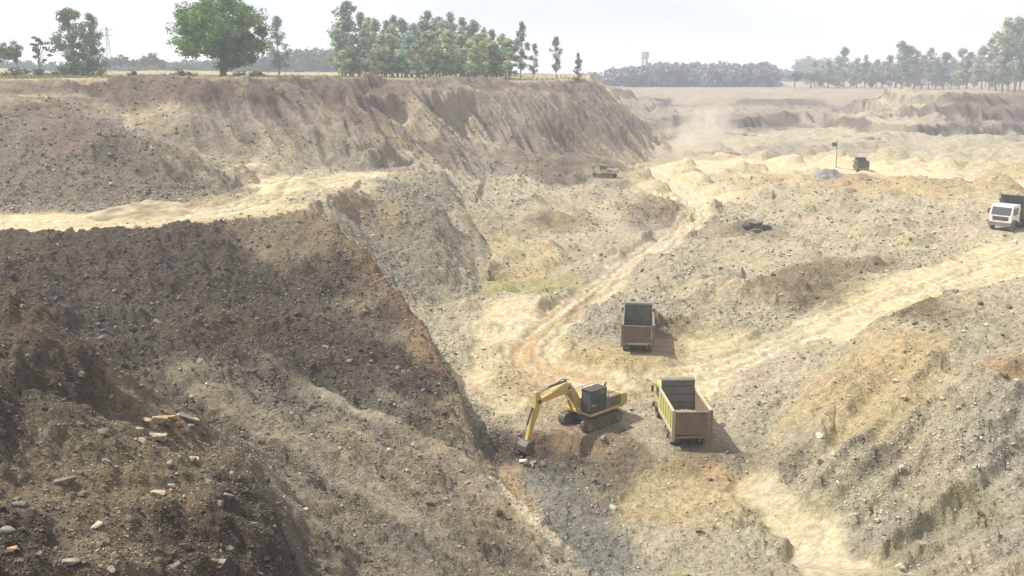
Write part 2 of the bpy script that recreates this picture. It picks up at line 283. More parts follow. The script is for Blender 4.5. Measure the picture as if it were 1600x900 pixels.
SAMP = [  # reading on the photograph -> soil
 (20,390,'dr'),(150,400,'dk'),(300,390,'dk'),(420,370,'bn'),(460,380,'bn'),(100,470,'dk'),(250,470,'dk'),(380,450,'dk'),(500,450,'dk'),(560,470,'bn'),
 (200,560,'dk'),(330,560,'dk'),(450,560,'dk'),(560,560,'dk'),(620,560,'dk'),(660,620,'dk'),(700,640,'bn'),(640,590,'dk'),(690,610,'dk'),(580,640,'ap'),(600,620,'dk'),(500,640,'ap'),(400,620,'ap'),(300,620,'ap'),
 (535,425,'dk'),(595,480,'dk'),(640,540,'bn'),(490,370,'bn'),
 (40,540,'kb'),(100,600,'kb'),(20,620,'kb'),(60,520,'kb'),(130,640,'dk'),
 (60,720,'bn'),(30,700,'dk'),(200,690,'bn'),(250,640,'bn'),(100,800,'bn'),(260,780,'bn'),(380,820,'dk'),(400,780,'dk'),(300,850,'dk'),(150,870,'bn'),(30,860,'dk'),(250,720,'bn'),
 (440,750,'ap'),(470,830,'ap'),(560,850,'ap'),(520,740,'ap'),(620,740,'ap'),(650,800,'ap'),(700,780,'ap'),(560,690,'ap'),(700,720,'ap'),(760,800,'ap'),(700,870,'ap'),(640,880,'ap'),(800,870,'ap'),(770,840,'ap'),
 (850,810,'or'),(820,770,'or'),(900,880,'gs'),(860,890,'gs'),(950,890,'gs'),(880,830,'gs'),
 (50,345,'cr'),(150,350,'cr'),(300,335,'cr'),(400,325,'cr'),(250,330,'oc'),(440,310,'tn'),(480,295,'cr'),(540,285,'cr'),(350,315,'oc'),(420,285,'cr'),(560,272,'cr'),
 (420,255,'tn'),(470,245,'tn'),(440,270,'tn'),(380,265,'tn'),
 (30,220,'tl'),(160,300,'tl'),(230,295,'tl'),(170,240,'tl'),(90,200,'pr'),(30,180,'pr'),(320,300,'tl'),(100,260,'tl'),(200,270,'tl'),(50,300,'tl'),(280,290,'tl'),(150,220,'pr'),(250,265,'pr'),(20,170,'pk'),
 (100,140,'pk'),(60,160,'pr'),(200,140,'pr'),(300,140,'pr'),(400,140,'pr'),(250,185,'pc'),(320,200,'pk'),(280,220,'pk'),(380,180,'pk'),(350,230,'pk'),(450,190,'pk'),(500,220,'pk'),(580,250,'pk'),(430,145,'pk'),
 (560,165,'pr'),(620,150,'pr'),(700,150,'pk'),(780,160,'pk'),(650,190,'pc'),(730,200,'pc'),(800,220,'pk'),(680,235,'pr'),(750,250,'pk'),(850,250,'pr'),(900,240,'pr'),(880,180,'pr'),(850,150,'pk'),(930,180,'pr'),(980,220,'pr'),(960,260,'pr'),(880,270,'pr'),
 (620,300,'gr'),(680,310,'gr'),(580,340,'bn'),(620,350,'sm'),(660,370,'gr'),(700,360,'gr'),(620,400,'gr'),(700,420,'gr'),(650,440,'gr'),(720,430,'gs'),(690,480,'gy'),(680,530,'gy'),(640,420,'gr'),(730,500,'tn'),(760,520,'cr'),(705,545,'gy'),
 (780,390,'oc'),(730,370,'tn'),(760,400,'tn'),(720,280,'tn'),(780,300,'gy'),(760,320,'gy'),(850,320,'tn'),(900,310,'tn'),(950,330,'tn'),(880,360,'sm'),(850,380,'tn'),(930,370,'tn'),(1020,330,'bn'),(960,400,'tn'),(1030,360,'pk'),(820,430,'oc'),
 (800,452,'gn'),(770,455,'gn'),(840,450,'gn'),(900,430,'tn'),(760,480,'tn'),(800,500,'cr'),(760,540,'cr'),(730,580,'cr'),(820,530,'cr'),(800,580,'oc'),(860,560,'oc'),(900,590,'oc'),(850,600,'oc'),(930,560,'oc'),(1000,580,'oc'),(980,610,'oc'),(940,590,'oc'),
 (900,520,'gy'),(940,510,'gs'),(920,480,'gy'),(1050,530,'or'),(1060,520,'bn'),(1040,490,'gy'),
 (1080,580,'cr'),(1150,560,'cr'),(1110,530,'cr'),(1100,480,'tn'),(1080,440,'gy'),(1150,430,'tn'),(1180,500,'gy'),(1120,400,'tn'),(1200,400,'tn'),(1280,410,'tn'),(1340,390,'tn'),(1230,470,'bn'),(1300,440,'bn'),(1260,455,'bn'),(1380,420,'bn'),(1420,410,'gy'),
 (980,275,'oc'),(1030,270,'cr'),(1100,263,'cr'),(1200,264,'cr'),(1300,266,'cr'),(1060,290,'cr'),(1080,315,'cr'),(1400,270,'cr'),(1130,290,'tn'),(1200,285,'oc'),(1300,285,'or'),(1350,285,'or'),(1400,300,'oc'),(1250,310,'tn'),(1500,290,'or'),(1580,285,'oc'),(1450,320,'tn'),(1350,340,'tn'),(1250,350,'tn'),(1180,350,'gy'),(1180,362,'bn'),(1450,370,'tn'),(1500,340,'tn'),
 (1000,240,'tn'),(1100,240,'tn'),(1200,240,'pk'),(1300,240,'pk'),(1450,245,'tn'),(1580,245,'tn'),(1010,200,'tn'),(1070,200,'pk'),(1150,225,'tn'),(1250,210,'gy'),(1300,215,'gy'),(1170,198,'pr'),(1050,170,'pk'),(1150,170,'pk'),(1280,170,'pk'),(1200,149,'pr'),(1060,148,'pr'),(1300,151,'pr'),
 (1380,165,'tn'),(1430,160,'tn'),(1500,165,'pr'),(1570,165,'pr'),(1400,210,'gy'),(1480,200,'pk'),(1560,205,'pk'),(1500,225,'gy'),(1350,200,'tn'),
 (1400,460,'cr'),(1500,430,'cr'),(1450,450,'cr'),(1580,400,'cr'),(1560,440,'cr'),(1550,470,'tn'),(1320,520,'cr'),(1250,560,'tn'),(1200,590,'tn'),(1180,620,'gy'),
 (1400,520,'tn'),(1350,560,'oc'),(1460,485,'bn'),(1400,505,'bn'),(1360,600,'oc'),(1420,560,'oc'),(1500,540,'gy'),(1500,600,'tn'),(1580,540,'tn'),(1590,590,'or'),(1350,650,'oc'),(1280,650,'oc'),(1250,700,'tn'),(1400,620,'oc'),(1300,740,'gy'),(1360,720,'gr'),
 (1450,700,'gy'),(1550,700,'gs'),(1500,780,'gy'),(1580,820,'gs'),(1400,800,'gs'),(1450,870,'gy'),(1550,880,'tn'),(1340,850,'gy'),(1400,760,'gy'),(1580,640,'gs'),
 (1240,810,'tn'),(1290,860,'cr'),(1320,890,'tn'),(1200,780,'tn'),(1150,830,'gy'),(1180,880,'gy'),(1100,860,'tn'),(1050,880,'gy'),(1150,720,'gr'),(1170,690,'gs'),(1130,660,'gy'),
 (1050,780,'oc'),(1000,760,'oc'),(1100,750,'or'),(980,800,'oc'),(1120,800,'oc'),(1000,850,'tn'),(1040,820,'oc'),(960,740,'bn'),(900,750,'gr'),(920,720,'or'),(860,710,'or'),(960,700,'bn'),(1000,680,'gy'),(930,790,'gr'),(1080,720,'bn'),
 (800,640,'cr'),(760,650,'gy'),(780,680,'gr'),(840,670,'tn'),(880,690,'or'),(840,730,'dk'),(890,730,'dk'),(800,720,'dk'),(990,650,'tn'),(960,670,'bn'),
]
sp = np.array([hit(u, v)[:2] for u, v, _ in SAMP]); sc_ = [SOIL[k] for _, _, k in SAMP]
extra = [((x, y), 'pr') for x, y in [(-60,150),(-90,135),(-30,165),(-10,190),(5,205),(-120,125),(0,230),(-60,240),(0,300),(-200,200),(60,450),(150,450),(250,420),(120,600),(-100,500),(110,320),(160,300),(0,700),(300,600)]]
extra += [((x, y), 'bn') for x, y in [(0,5),(0,15),(-20,10),(20,10),(0,24),(16,24),(30,24)]]
sp = np.vstack([sp, np.array([e[0] for e in extra])]); sc_ += [SOIL[e[1]] for e in extra]
sq = np.stack([np.arctan2(sp[:, 0], sp[:, 1])*2.6, np.log(np.hypot(sp[:, 0], sp[:, 1]))*2.0], 1).astype(np.float32)
wx = fbm(X, Y, 6, 5, 3, .6)*.10; wy = fbm(X, Y, 6, 5, 31, .6)*.10
gx = (TH*2.6 + wx).astype(np.float32); gy = (np.log(RR)*2.0 + wy).astype(np.float32)
embank = [q[:2] for q in ((-110,50,0), P(-400,385,Z=12.4), P(0,370,Z=12), P(200,362,Z=12), P(300,353,Z=12), P(400,345,Z=12), P(468,333,Z=12), P(492,340,D=80.4), P(514,354,D=79), P(550,379,D=77.1), P(582,405,D=75), P(613,442,D=72.3), P(649,495,D=68.6), P(685,557,D=63.2), P(715,606,D=58.6), P(730,657,D=55),
    P(742,700,D=52.3), P(765,745,D=50), P(810,800,D=47.2), P(860,850,D=45), P(930,900,D=42.5), P(930,960,D=39), (0,25,0), (0,1,0), (-110,0,0))]
def inpoly(x, y, poly):
    r = np.zeros(np.shape(x), bool); n = len(poly); j = n-1
    for i in range(n):
        xi, yi = poly[i]; xj, yj = poly[j]
        c = ((yi > y) != (yj > y)) & (x < (xj-xi)*(y-yi)/((yj-yi) if yj != yi else 1e-9)+xi); r ^= c; j = i
    return r
ingrp = inpoly(sp[:, 0], sp[:, 1], embank)
wob1 = fbm(X, Y, 1.6, 3, 33)*.3; EMB = inpoly(X+wob1, Y+wob1, embank).astype(np.float32)
st = 2; gx2 = gx[::st, ::st]; gy2 = gy[::st, ::st]; emb2 = EMB[::st, ::st]
SW = np.zeros(gx2.shape, np.float32); acc = np.zeros((5,)+gx2.shape, np.float32)
for (qx, qy), (c, rb, lp), gq in zip(sq, sc_, ingrp):
    d2 = (gx2-qx)**2+(gy2-qy)**2+2e-5; wgt = 1/(d2*d2)
    wgt = wgt*np.where((emb2 > .5) == gq, 1, .004); SW += wgt
    for k, q in enumerate((*c, rb, lp)): acc[k] += wgt*np.float32(q)
acc /= SW
ri = np.clip(np.arange(NR)/st, 0, acc.shape[1]-1); ci = np.clip(np.arange(NC)/st, 0, acc.shape[2]-1)
r0 = np.minimum(ri.astype(int), acc.shape[1]-2); c0 = np.minimum(ci.astype(int), acc.shape[2]-2); fr_ = (ri-r0)[None, :, None].astype(np.float32); fc_ = (ci-c0)[None, None].astype(np.float32)
acc = acc[:, r0]*(1-fr_)+acc[:, r0+1]*fr_; acc = acc[:, :, c0]*(1-fc_)+acc[:, :, c0+1]*fc_
CC = np.moveaxis(acc[:3], 0, -1).copy(); RUB = acc[3].copy(); LMP = acc[4].copy()

def seg_dist(x, y, path):
    best = np.full(x.shape, 1e9, np.float32); side = np.zeros(x.shape, np.float32); along = np.zeros(x.shape, np.float32); s0 = 0
    for (ax, ay), (bx, by) in zip(path[:-1], path[1:]):
        dx, dy = bx-ax, by-ay; ll = dx*dx+dy*dy; t = np.clip(((x-ax)*dx+(y-ay)*dy)/ll, 0, 1)
        ex, ey = x-ax-t*dx, y-ay-t*dy; d = np.hypot(ex, ey); m = d < best
        best = np.where(m, d, best); side = np.where(m, np.sign(ex*dy-ey*dx), side); along = np.where(m, s0+t*math.sqrt(ll), along); s0 += math.sqrt(ll)
    return best, side, along
def path_of(uvs):
    p = [hit(*q)[:2] for q in uvs]; out = []
    for i in range(len(p)-1):                                   # Catmull-Rom
        a = p[max(i-1, 0)]; b = p[i]; c = p[i+1]; d = p[min(i+2, len(p)-1)]
        for k in range(6):
            t = k/6; out.append(tuple(.5*(2*b[j]+(c[j]-a[j])*t+(2*a[j]-5*b[j]+4*c[j]-d[j])*t*t+(3*b[j]-a[j]-3*c[j]+d[j])*t**3) for j in (0, 1)))
    out.append(p[-1]); return out
ROADS = [  # path, half width, strength
 ([(1000,263),(1030,275),(1050,292),(1085,318),(1082,345),(1030,385),(975,425),(935,453),(880,492),(840,530),(835,565),(880,590),(950,600)], 3.0, .85),
 ([(1040,590),(1110,575),(1180,552),(1250,520),(1330,482),(1420,445),(1500,415),(1560,395),(1640,372)], 2.9, .8),
 ([(1640,410),(1540,428),(1460,450),(1430,460)], 1.9, .6),
 ([(1010,266),(1100,264),(1200,265),(1300,268),(1400,272),(1480,278),(1600,292),(1700,300)], 5.0, .8),
 ([(-100,350),(0,350),(120,350),(240,342),(350,328),(430,306),(500,286),(560,274)], 3.6, .5),
 ([(1180,755),(1230,810),(1280,860),(1330,900)], 1.9, .28),
 ([(0,128),(90,127),(150,127)], 1.8, .6), ([(275,127),(330,127),(370,128)], 1.8, .6), ([(790,128),(850,129)], 2, .6),
]
BERM = np.zeros(X.shape, np.float32)
CREAM = np.array((.405, .342, .232), np.float32)
ROADM = np.zeros(X.shape, np.float32); RUT = np.zeros(X.shape, np.float32)
for k, (uvs, hw, s) in enumerate(ROADS):
    pth = path_of(uvs) if k < 6 else [hit(u, v)[:2] for u, v in uvs]
    d, side, al = seg_dist(X, Y, pth)
    d = d + fbm(X, Y, 2.2, 3, 70+k)*.9; hw *= .74
    BERM = BERM+np.exp(-((d-hw*1.12)/.32)**2)*.16 if k < 3 else BERM
    m = 1-sstep(hw*.65, hw*1.15, d); m2 = m*s*.97
    CC = CC*(1-m2[..., None])+CREAM*m2[..., None]; ROADM = np.maximum(ROADM, m); RUB *= (1-.9*m); LMP *= (1-.85*m)
    if k in (0, 1, 2, 4):
        wob = fbm(al, al*0+k, 9, 2, 50)*.35
        for o, wd in ((-1.05, .28), (1.0, .28), (-.1, .2)):
            q = np.exp(-((d*side-o-wob)/wd)**2)*m; RUT = np.maximum(RUT, q if o != -.1 else q*.5)
CC *= (1-.16*RUT)[..., None]
# spill ridges and streaks of other soil
STREAKS = [
 ([(0,137),(150,138),(280,140),(370,138),(450,134),(620,133),(720,133),(820,134),(900,138)], 2.6, (.135,.100,.075), .75, 0),
 ([(785,708),(830,722),(870,726),(915,722)], 1.0, (.045,.038,.030), .9, -.55), ([(845,765),(885,815),(925,860),(965,905)], 1.5, (.165,.165,.15), .75, 0), ([(835,700),(880,703),(925,700)], 1.0, (.15,.10,.065), .7, .3), ([(790,690),(800,715),(850,738),(920,736),(975,722)], 1.3, (.10,.08,.06), .6, .25),
 ([(935,458),(885,495),(845,520),(825,545),(845,570),(900,585),(970,600)], .55, (.30,.20,.09), .6, -.08), ([(905,458),(860,490),(825,520),(806,548),(825,578),(880,600)], .5, (.30,.20,.09), .5, -.08), ([(880,570),(950,565),(1030,580)], 1.6, (.33,.24,.12), .5, 0),  # path, half width, colour, strength, height
 ([(480,342),(512,362),(545,388),(578,416),(608,452),(640,500),(668,552)], 1.3, (.25,.17,.095), .6, .15),
 ([(486,339),(512,354),(547,379),(578,404)], .5, (.44,.35,.20), .7, .12), ([(600,440),(640,500),(690,590)], .7, (.20,.12,.065), .5, .1),
 ([(600,200),(655,258),(690,275)], 1.0, (.40,.33,.22), .4, .3),
 ([(200,180),(215,215),(270,255),(330,290)], .9, (.42,.35,.24), .5, .1),
 ([(765,748),(810,802),(860,852),(900,880)], .45, (.42,.36,.25), .6, .12),
 ([(1250,285),(1300,283),(1345,280)], 1.0, (.24,.16,.09), .7, -.2),
 ([(1150,268),(1250,271),(1350,276)], .8, (.34,.27,.18), .5, .5),
 ([(890,500),(905,480),(930,458)], .5, (.20,.15,.10), .5, -.2),
 ([(1155,362),(1195,362)], 1.4, (.17,.15,.13), .7, .5),
 ([(880,365),(930,362)], .9, (.20,.18,.15), .7, -.3), ([(905,367),(935,361)], .6, (.20,.18,.15), .6, -.3),
 ([(840,300),(880,312)], .8, (.25,.2,.16), .7, -.3), ([(800,325),(830,320)], .7, (.2,.16,.12), .7, -.3),
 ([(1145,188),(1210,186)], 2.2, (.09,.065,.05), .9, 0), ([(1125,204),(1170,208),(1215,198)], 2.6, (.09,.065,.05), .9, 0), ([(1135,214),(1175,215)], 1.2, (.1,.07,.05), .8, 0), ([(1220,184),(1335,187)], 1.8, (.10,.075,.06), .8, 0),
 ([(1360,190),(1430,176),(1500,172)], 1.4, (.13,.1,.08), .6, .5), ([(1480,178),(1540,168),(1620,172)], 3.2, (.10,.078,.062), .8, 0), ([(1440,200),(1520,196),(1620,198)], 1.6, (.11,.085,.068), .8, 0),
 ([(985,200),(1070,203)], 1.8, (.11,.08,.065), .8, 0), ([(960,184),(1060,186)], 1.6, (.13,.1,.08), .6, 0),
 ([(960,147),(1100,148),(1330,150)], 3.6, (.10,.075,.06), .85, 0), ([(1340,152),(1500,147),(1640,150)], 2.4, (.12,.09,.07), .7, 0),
 ([(380,720),(450,770),(520,800)], .5, (.20,.15,.1), .4, .1), ([(480,700),(560,740),(650,800),(740,860)], .5, (.15,.12,.09), .35, .1),
 ([(0,330),(150,324),(250,318),(345,302)], .8, (.3,.25,.18), .3, .2),
]
for k, (uvs, hw, c, s, hgt) in enumerate(STREAKS):
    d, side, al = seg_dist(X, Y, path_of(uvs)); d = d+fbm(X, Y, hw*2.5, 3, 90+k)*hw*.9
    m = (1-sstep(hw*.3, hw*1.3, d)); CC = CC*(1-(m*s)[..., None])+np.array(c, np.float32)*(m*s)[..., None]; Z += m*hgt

# ------------------------------------------------------------------ relief
NF = np.clip(1-(RR-500)/200, 0, 1)*np.clip((RR-3)/6, 0, 1)
dZr = np.gradient(BASE, axis=0)/np.maximum(np.gradient(RR, axis=0), 1e-6); dZt = np.gradient(BASE, axis=1)/np.maximum(RR*np.gradient(TH, axis=1), 1e-6)
SLOPE = np.hypot(dZr, dZt)
PLAIN = ((BASE > 20.2) & (SLOPE < .12) & (RR > 100)) | (RR > 395)
pm = PLAIN.astype(np.float32)
for _ in range(3):
    q = np.pad(pm, 1, mode='edge'); pm = (q[:-2, 1:-1]+q[2:, 1:-1]+q[1:-1, :-2]+q[1:-1, 2:]+pm)/5
ON = (1-pm*.93)
PLC = np.array((.29, .25, .16), np.float32)
pw = pm*(1-.7*ROADM); PLF = np.where((RR > 330) & (X > 30), 1., 0.)[..., None]; PLC = PLC*(1-PLF)+np.array((.24, .19, .135))*PLF
CC = CC*(1-pw[..., None])+PLC*pw[..., None]; RUB *= 1-pm; LMP *= 1-.9*pm
far = sstep(90, 170, RR)
Z = Z + NF*ON*(fbm(X, Y, 9, 3, 1)*(.25+.55*LMP)*(.7+.9*far)*(1-.8*ROADM))
Z = Z + NF*ON*(fbm(X, Y, 2.4, 3, 5)*.32*LMP*(1-.6*ROADM))
Z = Z + NF*ON*(1-np.abs(fbm(X, Y, 1.3, 3, 8)))*.18*LMP*(1-ROADM)
# old spoil mounds left over the middle floor
fl = (1-sstep(.16, .3, SLOPE))*sstep(66, 78, RR)*(1-sstep(220, 238, RR))*(BASE < 9.5)*(1-ROADM)
w1, cid = worley(X+fbm(X, Y, 5, 3, 401)*2, Y+fbm(X, Y, 5, 3, 402)*2, 9.5, 403); Z = Z + fl*np.clip(1-(w1/.42)**2, 0, 1)*(cid > .45)*(.6+2.0*(cid-.45))
w1, cid = worley(X+fbm(X, Y, 3, 3, 411), Y+fbm(X, Y, 3, 3, 412), 4.6, 413); Z = Z + fl*np.clip(1-(w1/.42)**2, 0, 1)*(cid > .55)*.7
# washed gullies down the steep faces: ribs run with the fall line
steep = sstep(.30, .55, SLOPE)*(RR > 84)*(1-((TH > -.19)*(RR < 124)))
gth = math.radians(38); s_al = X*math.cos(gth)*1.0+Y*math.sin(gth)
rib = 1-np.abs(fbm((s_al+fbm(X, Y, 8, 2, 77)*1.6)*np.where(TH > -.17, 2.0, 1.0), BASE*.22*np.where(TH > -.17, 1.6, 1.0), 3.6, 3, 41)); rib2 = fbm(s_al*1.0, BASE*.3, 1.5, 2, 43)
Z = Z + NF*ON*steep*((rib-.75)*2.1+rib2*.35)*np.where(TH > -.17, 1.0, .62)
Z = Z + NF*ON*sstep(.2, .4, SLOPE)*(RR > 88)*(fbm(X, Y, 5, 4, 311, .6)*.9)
# tip runs down the right hand spoil bank
pa, pb = hit(1430, 560)[:2], hit(1250, 740)[:2]; dxx, dyy = pb[0]-pa[0], pb[1]-pa[1]; ll_ = math.hypot(dxx, dyy)
acr = (X*dyy-Y*dxx)/ll_; alg = (X*dxx+Y*dyy)/ll_
bankm = sstep(.12, .2, TH)*(1-sstep(57, 64, RR))*sstep(30, 36, RR)*(1-ROADM)*sstep(0, 3, X*1.0-11)
run = 1-np.abs(fbm(acr+fbm(X, Y, 6, 2, 321)*.9, alg*.13, 2.6, 3, 322)); Z = Z + bankm*((run-.75)*2.0+fbm(X, Y, 5, 3, 323)*.3)
fs = sstep(.35, .6, SLOPE)*(RR < 84)*(RR > 20)*(1-ROADM)
Z = Z + fs*(fbm(X*1.0+Y*.2, BASE*.35, 1.6, 3, 47))*.38
km = sstep(.10, .22, SLOPE)*(RR > 212)*(RR < 300)*sstep(.30, .36, TH)
kr = 1-np.abs(fbm(X*.9+Y*.35+fbm(X, Y, 9, 2, 78)*2, Y*.2, 3.0, 4, 341)); Z = Z + km*(kr-.75)*3.2
# slump steps on the far terraces
tm = sstep(230, 260, RR)*(1-sstep(380, 400, RR))
Z = Z + tm*(np.abs(fbm(X*.5, Y, 14, 3, 61)))*2.2
# far faces dug in steps
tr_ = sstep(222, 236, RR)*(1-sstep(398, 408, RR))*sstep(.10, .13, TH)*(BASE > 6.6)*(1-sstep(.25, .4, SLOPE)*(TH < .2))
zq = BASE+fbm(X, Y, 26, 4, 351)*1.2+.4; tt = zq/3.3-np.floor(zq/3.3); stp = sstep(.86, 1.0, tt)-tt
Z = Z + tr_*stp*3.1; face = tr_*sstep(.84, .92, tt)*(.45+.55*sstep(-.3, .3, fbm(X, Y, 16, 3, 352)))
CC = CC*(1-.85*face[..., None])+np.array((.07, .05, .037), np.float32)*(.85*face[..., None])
eb = EMB*sstep(42, 50, RR)*(1-sstep(82, 86, RR))*(1-ROADM); Z = Z + eb*(fbm(X, Y, 2.8, 4, 371, .6)*.55)
# debris runs down the apron below the dark face
pa, pb = hit(430, 650)[:2], hit(790, 870)[:2]; dxx, dyy = pb[0]-pa[0], pb[1]-pa[1]; ll_ = math.hypot(dxx, dyy)
acr = (X*dyy-Y*dxx)/ll_; alg = (X*dxx+Y*dyy)/ll_
apm = EMB*(1-sstep(58, 64, RR))*sstep(33, 38, RR)*(1-sstep(6.3, 7.2, BASE))
rn = fbm(acr+fbm(X, Y, 4, 3, 361)*.7, alg*.10, 1.5, 4, 362); Z = Z + apm*(rn*.55)
CC *= (1+.55*apm*rn)[..., None]; RUB = np.clip(RUB+apm*(-.9*rn+.12), 0, 1)
# lumps and stones pressed in the surface
for sc, am, sd_ in ((1.25, .30, 5), (.66, .26, 6), (.40, .17, 7)):
    if sc < .5: mk = RR < 90
    else: mk = RR < 210
    w1, cid = worley(X+fbm(X, Y, 1, 2, sd_)*.25, Y, sc, sd_)
    dome = np.clip(1-(w1/.55)**2, 0, 1)*(cid > .40)*(cid)
    Z = Z + mk*ON*dome*am*np.clip(RUB*1.1-.1, 0, 1)*(1-ROADM)
w1, cid = worley(X, Y, 3.1, 15)
Z = Z + ON*NF*np.clip(1-(w1/.5)**2, 0, 1)*(cid > .62)*.3*LMP*(1-ROADM)*(1+far)
Z = Z - .19*RUT + BERM*(.6+fbm(X, Y, 1.5, 2, 88))
Z = Z + (RR > 100)*pm*fbm(X, Y, 6, 3, 99)*.12*NF
# colour drift
v1 = fbm(X, Y, 5.5, 4, 201); v2 = fbm(X, Y, 1.1, 3, 203)
CC *= (1+.16*v1*(1-.5*ROADM)+.13*v2)[..., None]
CC[..., 0] *= 1+.05*fbm(X, Y, 4, 2, 205); CC[..., 2] *= 1-.10*fbm(X, Y, 4, 2, 207)
CC *= (1-.35*steep*np.clip(.8-rib, 0, 1)*2)[..., None]         # colour darker in the gullies between the ribs
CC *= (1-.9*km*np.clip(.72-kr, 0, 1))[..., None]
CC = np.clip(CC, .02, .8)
# ------------------------------------------------------------------ materials
def new_mat(name):
    m = bpy.data.materials.new(name); m.use_nodes = True; nt = m.node_tree; return m, nt, nt.nodes['Principled BSDF']
def nd(nt, typ, **kw):
    n = nt.nodes.new(typ)
    for k, v_ in kw.items():
        if k.startswith('i_'): n.inputs[int(k[2:])].default_value = v_
        else: setattr(n, k, v_)
    return n
def mathn(nt, op, a, b=None):
    n = nd(nt, 'ShaderNodeMath', operation=op)
    for i, q in enumerate((a, b)):
        if q is None: continue
        if isinstance(q, (int, float)): n.inputs[i].default_value = q
        else: nt.links.new(q, n.inputs[i])
    return n.outputs[0]
def mixc(nt, fac, a, b, mode='MIX'):
    n = nd(nt, 'ShaderNodeMix', data_type='RGBA', blend_type=mode)
    for idx, q in ((0, fac), (6, a), (7, b)):
        if isinstance(q, (int, float)): n.inputs[idx].default_value = q
        elif isinstance(q, tuple): n.inputs[idx].default_value = q if len(q) == 4 else q+(1,)
        else: nt.links.new(q, n.inputs[idx])
    return n.outputs[2]
def ramp(nt, x, a, b, lo=0., hi=1.):
    n = nd(nt, 'ShaderNodeMapRange'); nt.links.new(x, n.inputs[0])
    for i, q in enumerate((a, b, lo, hi)): n.inputs[i+1].default_value = q
    return n.outputs[0]

def soil_material():
    m, nt, bs = new_mat('quarry soil'); lk = nt.links.new
    at = nd(nt, 'ShaderNodeAttribute', attribute_name='soil'); ar = nd(nt, 'ShaderNodeAttribute', attribute_name='rubble')
    geo = nd(nt, 'ShaderNodeNewGeometry'); pos = geo.outputs['Position']
    n1 = nd(nt, 'ShaderNodeTexNoise'); n1.inputs['Scale'].default_value = 2.2; n1.inputs['Detail'].default_value = 8; n1.inputs['Roughness'].default_value = .68; lk(pos, n1.inputs['Vector'])
    n2 = nd(nt, 'ShaderNodeTexNoise'); n2.inputs['Scale'].default_value = 7; n2.inputs['Detail'].default_value = 5; n2.inputs['Roughness'].default_value = .7; lk(pos, n2.inputs['Vector'])
    col = at.outputs['Color']
    f1 = ramp(nt, n1.outputs[0], .3, .7, .62, 1.38); f2 = ramp(nt, n2.outputs[0], .3, .7, .75, 1.25)
    n3 = nd(nt, 'ShaderNodeTexNoise'); n3.inputs['Scale'].default_value = 21; n3.inputs['Detail'].default_value = 3; n3.inputs['Roughness'].default_value = .7; lk(pos, n3.inputs['Vector'])
    f = mathn(nt, 'MULTIPLY', mathn(nt, 'MULTIPLY', f1, f2), ramp(nt, n3.outputs[0], .32, .68, .86, 1.14))
    sc = nd(nt, 'ShaderNodeVectorMath', operation='SCALE'); lk(col, sc.inputs[0]); lk(f, sc.inputs['Scale']); base = sc.outputs[0]
    # pebbles: each cell its own tone, dark ones painted for shaded gaps
    hs = []; cur = base
    for k, (s, thr_, st) in enumerate(((3.4, .60, .8), (7.5, .50, .8))):
        wv = nd(nt, 'ShaderNodeVectorMath', operation='ADD'); lk(pos, wv.inputs[0])
        nn = nd(nt, 'ShaderNodeTexNoise'); nn.inputs['Scale'].default_value = s*1.3; lk(pos, nn.inputs['Vector'])
        s2 = nd(nt, 'ShaderNodeVectorMath', operation='SCALE'); lk(nn.outputs['Color'], s2.inputs[0]); s2.inputs['Scale'].default_value = .35/s; lk(s2.outputs[0], wv.inputs[1])
        vo = nd(nt, 'ShaderNodeTexVoronoi'); vo.inputs['Scale'].default_value = s; lk(wv.outputs[0], vo.inputs['Vector'])
        sp_ = nd(nt, 'ShaderNodeSeparateColor'); lk(vo.outputs['Color'], sp_.inputs[0])
        isst = mathn(nt, 'GREATER_THAN', sp_.outputs[0], thr_)
        inn = ramp(nt, vo.outputs['Distance'], .42, .30, 0, 1)
        msk = mathn(nt, 'MULTIPLY', mathn(nt, 'MULTIPLY', isst, inn), ramp(nt, ar.outputs['Fac'], .15, .9, 0, 1))
        tone = ramp(nt, sp_.outputs[1], 0, 1, .35, 1.9)
        s3 = nd(nt, 'ShaderNodeVectorMath', operation='SCALE'); lk(base, s3.inputs[0]); lk(tone, s3.inputs['Scale'])
        gmix = mixc(nt, .15, s3.outputs[0], (.33, .305, .245))
        cur = mixc(nt, mathn(nt, 'MULTIPLY', msk, st), cur, gmix)
        hs.append(mathn(nt, 'MULTIPLY', msk, ramp(nt, vo.outputs['Distance'], .45, 0, 0, .28/s*2.6)))
    mn = nd(nt, 'ShaderNodeVectorMath', operation='MINIMUM'); lk(cur, mn.inputs[0]); mn.inputs[1].default_value = (.8, .8, .8)
    lk(mn.outputs[0], bs.inputs['Base Color'])
    bs.inputs['Roughness'].default_value = .95; bs.inputs['Specular IOR Level'].default_value = .15
    hgt = mathn(nt, 'ADD', mathn(nt, 'MULTIPLY', n1.outputs[0], .55), mathn(nt, 'MULTIPLY', n2.outputs[0], .22))
    hgt = mathn(nt, 'MULTIPLY', hgt, ramp(nt, ar.outputs['Fac'], 0, 1, .16, 1.0))
    hgt = mathn(nt, 'ADD', mathn(nt, 'ADD', hgt, mathn(nt, 'MULTIPLY', n3.outputs[0], .045)), mathn(nt, 'ADD', hs[0], hs[1]))
    bp = nd(nt, 'ShaderNodeBump'); bp.inputs['Strength'].default_value = 1.0; bp.inputs['Distance'].default_value = 1.0
    lk(hgt, bp.inputs['Height']); lk(bp.outputs[0], bs.inputs['Normal'])
    return m
MSOIL = soil_material()

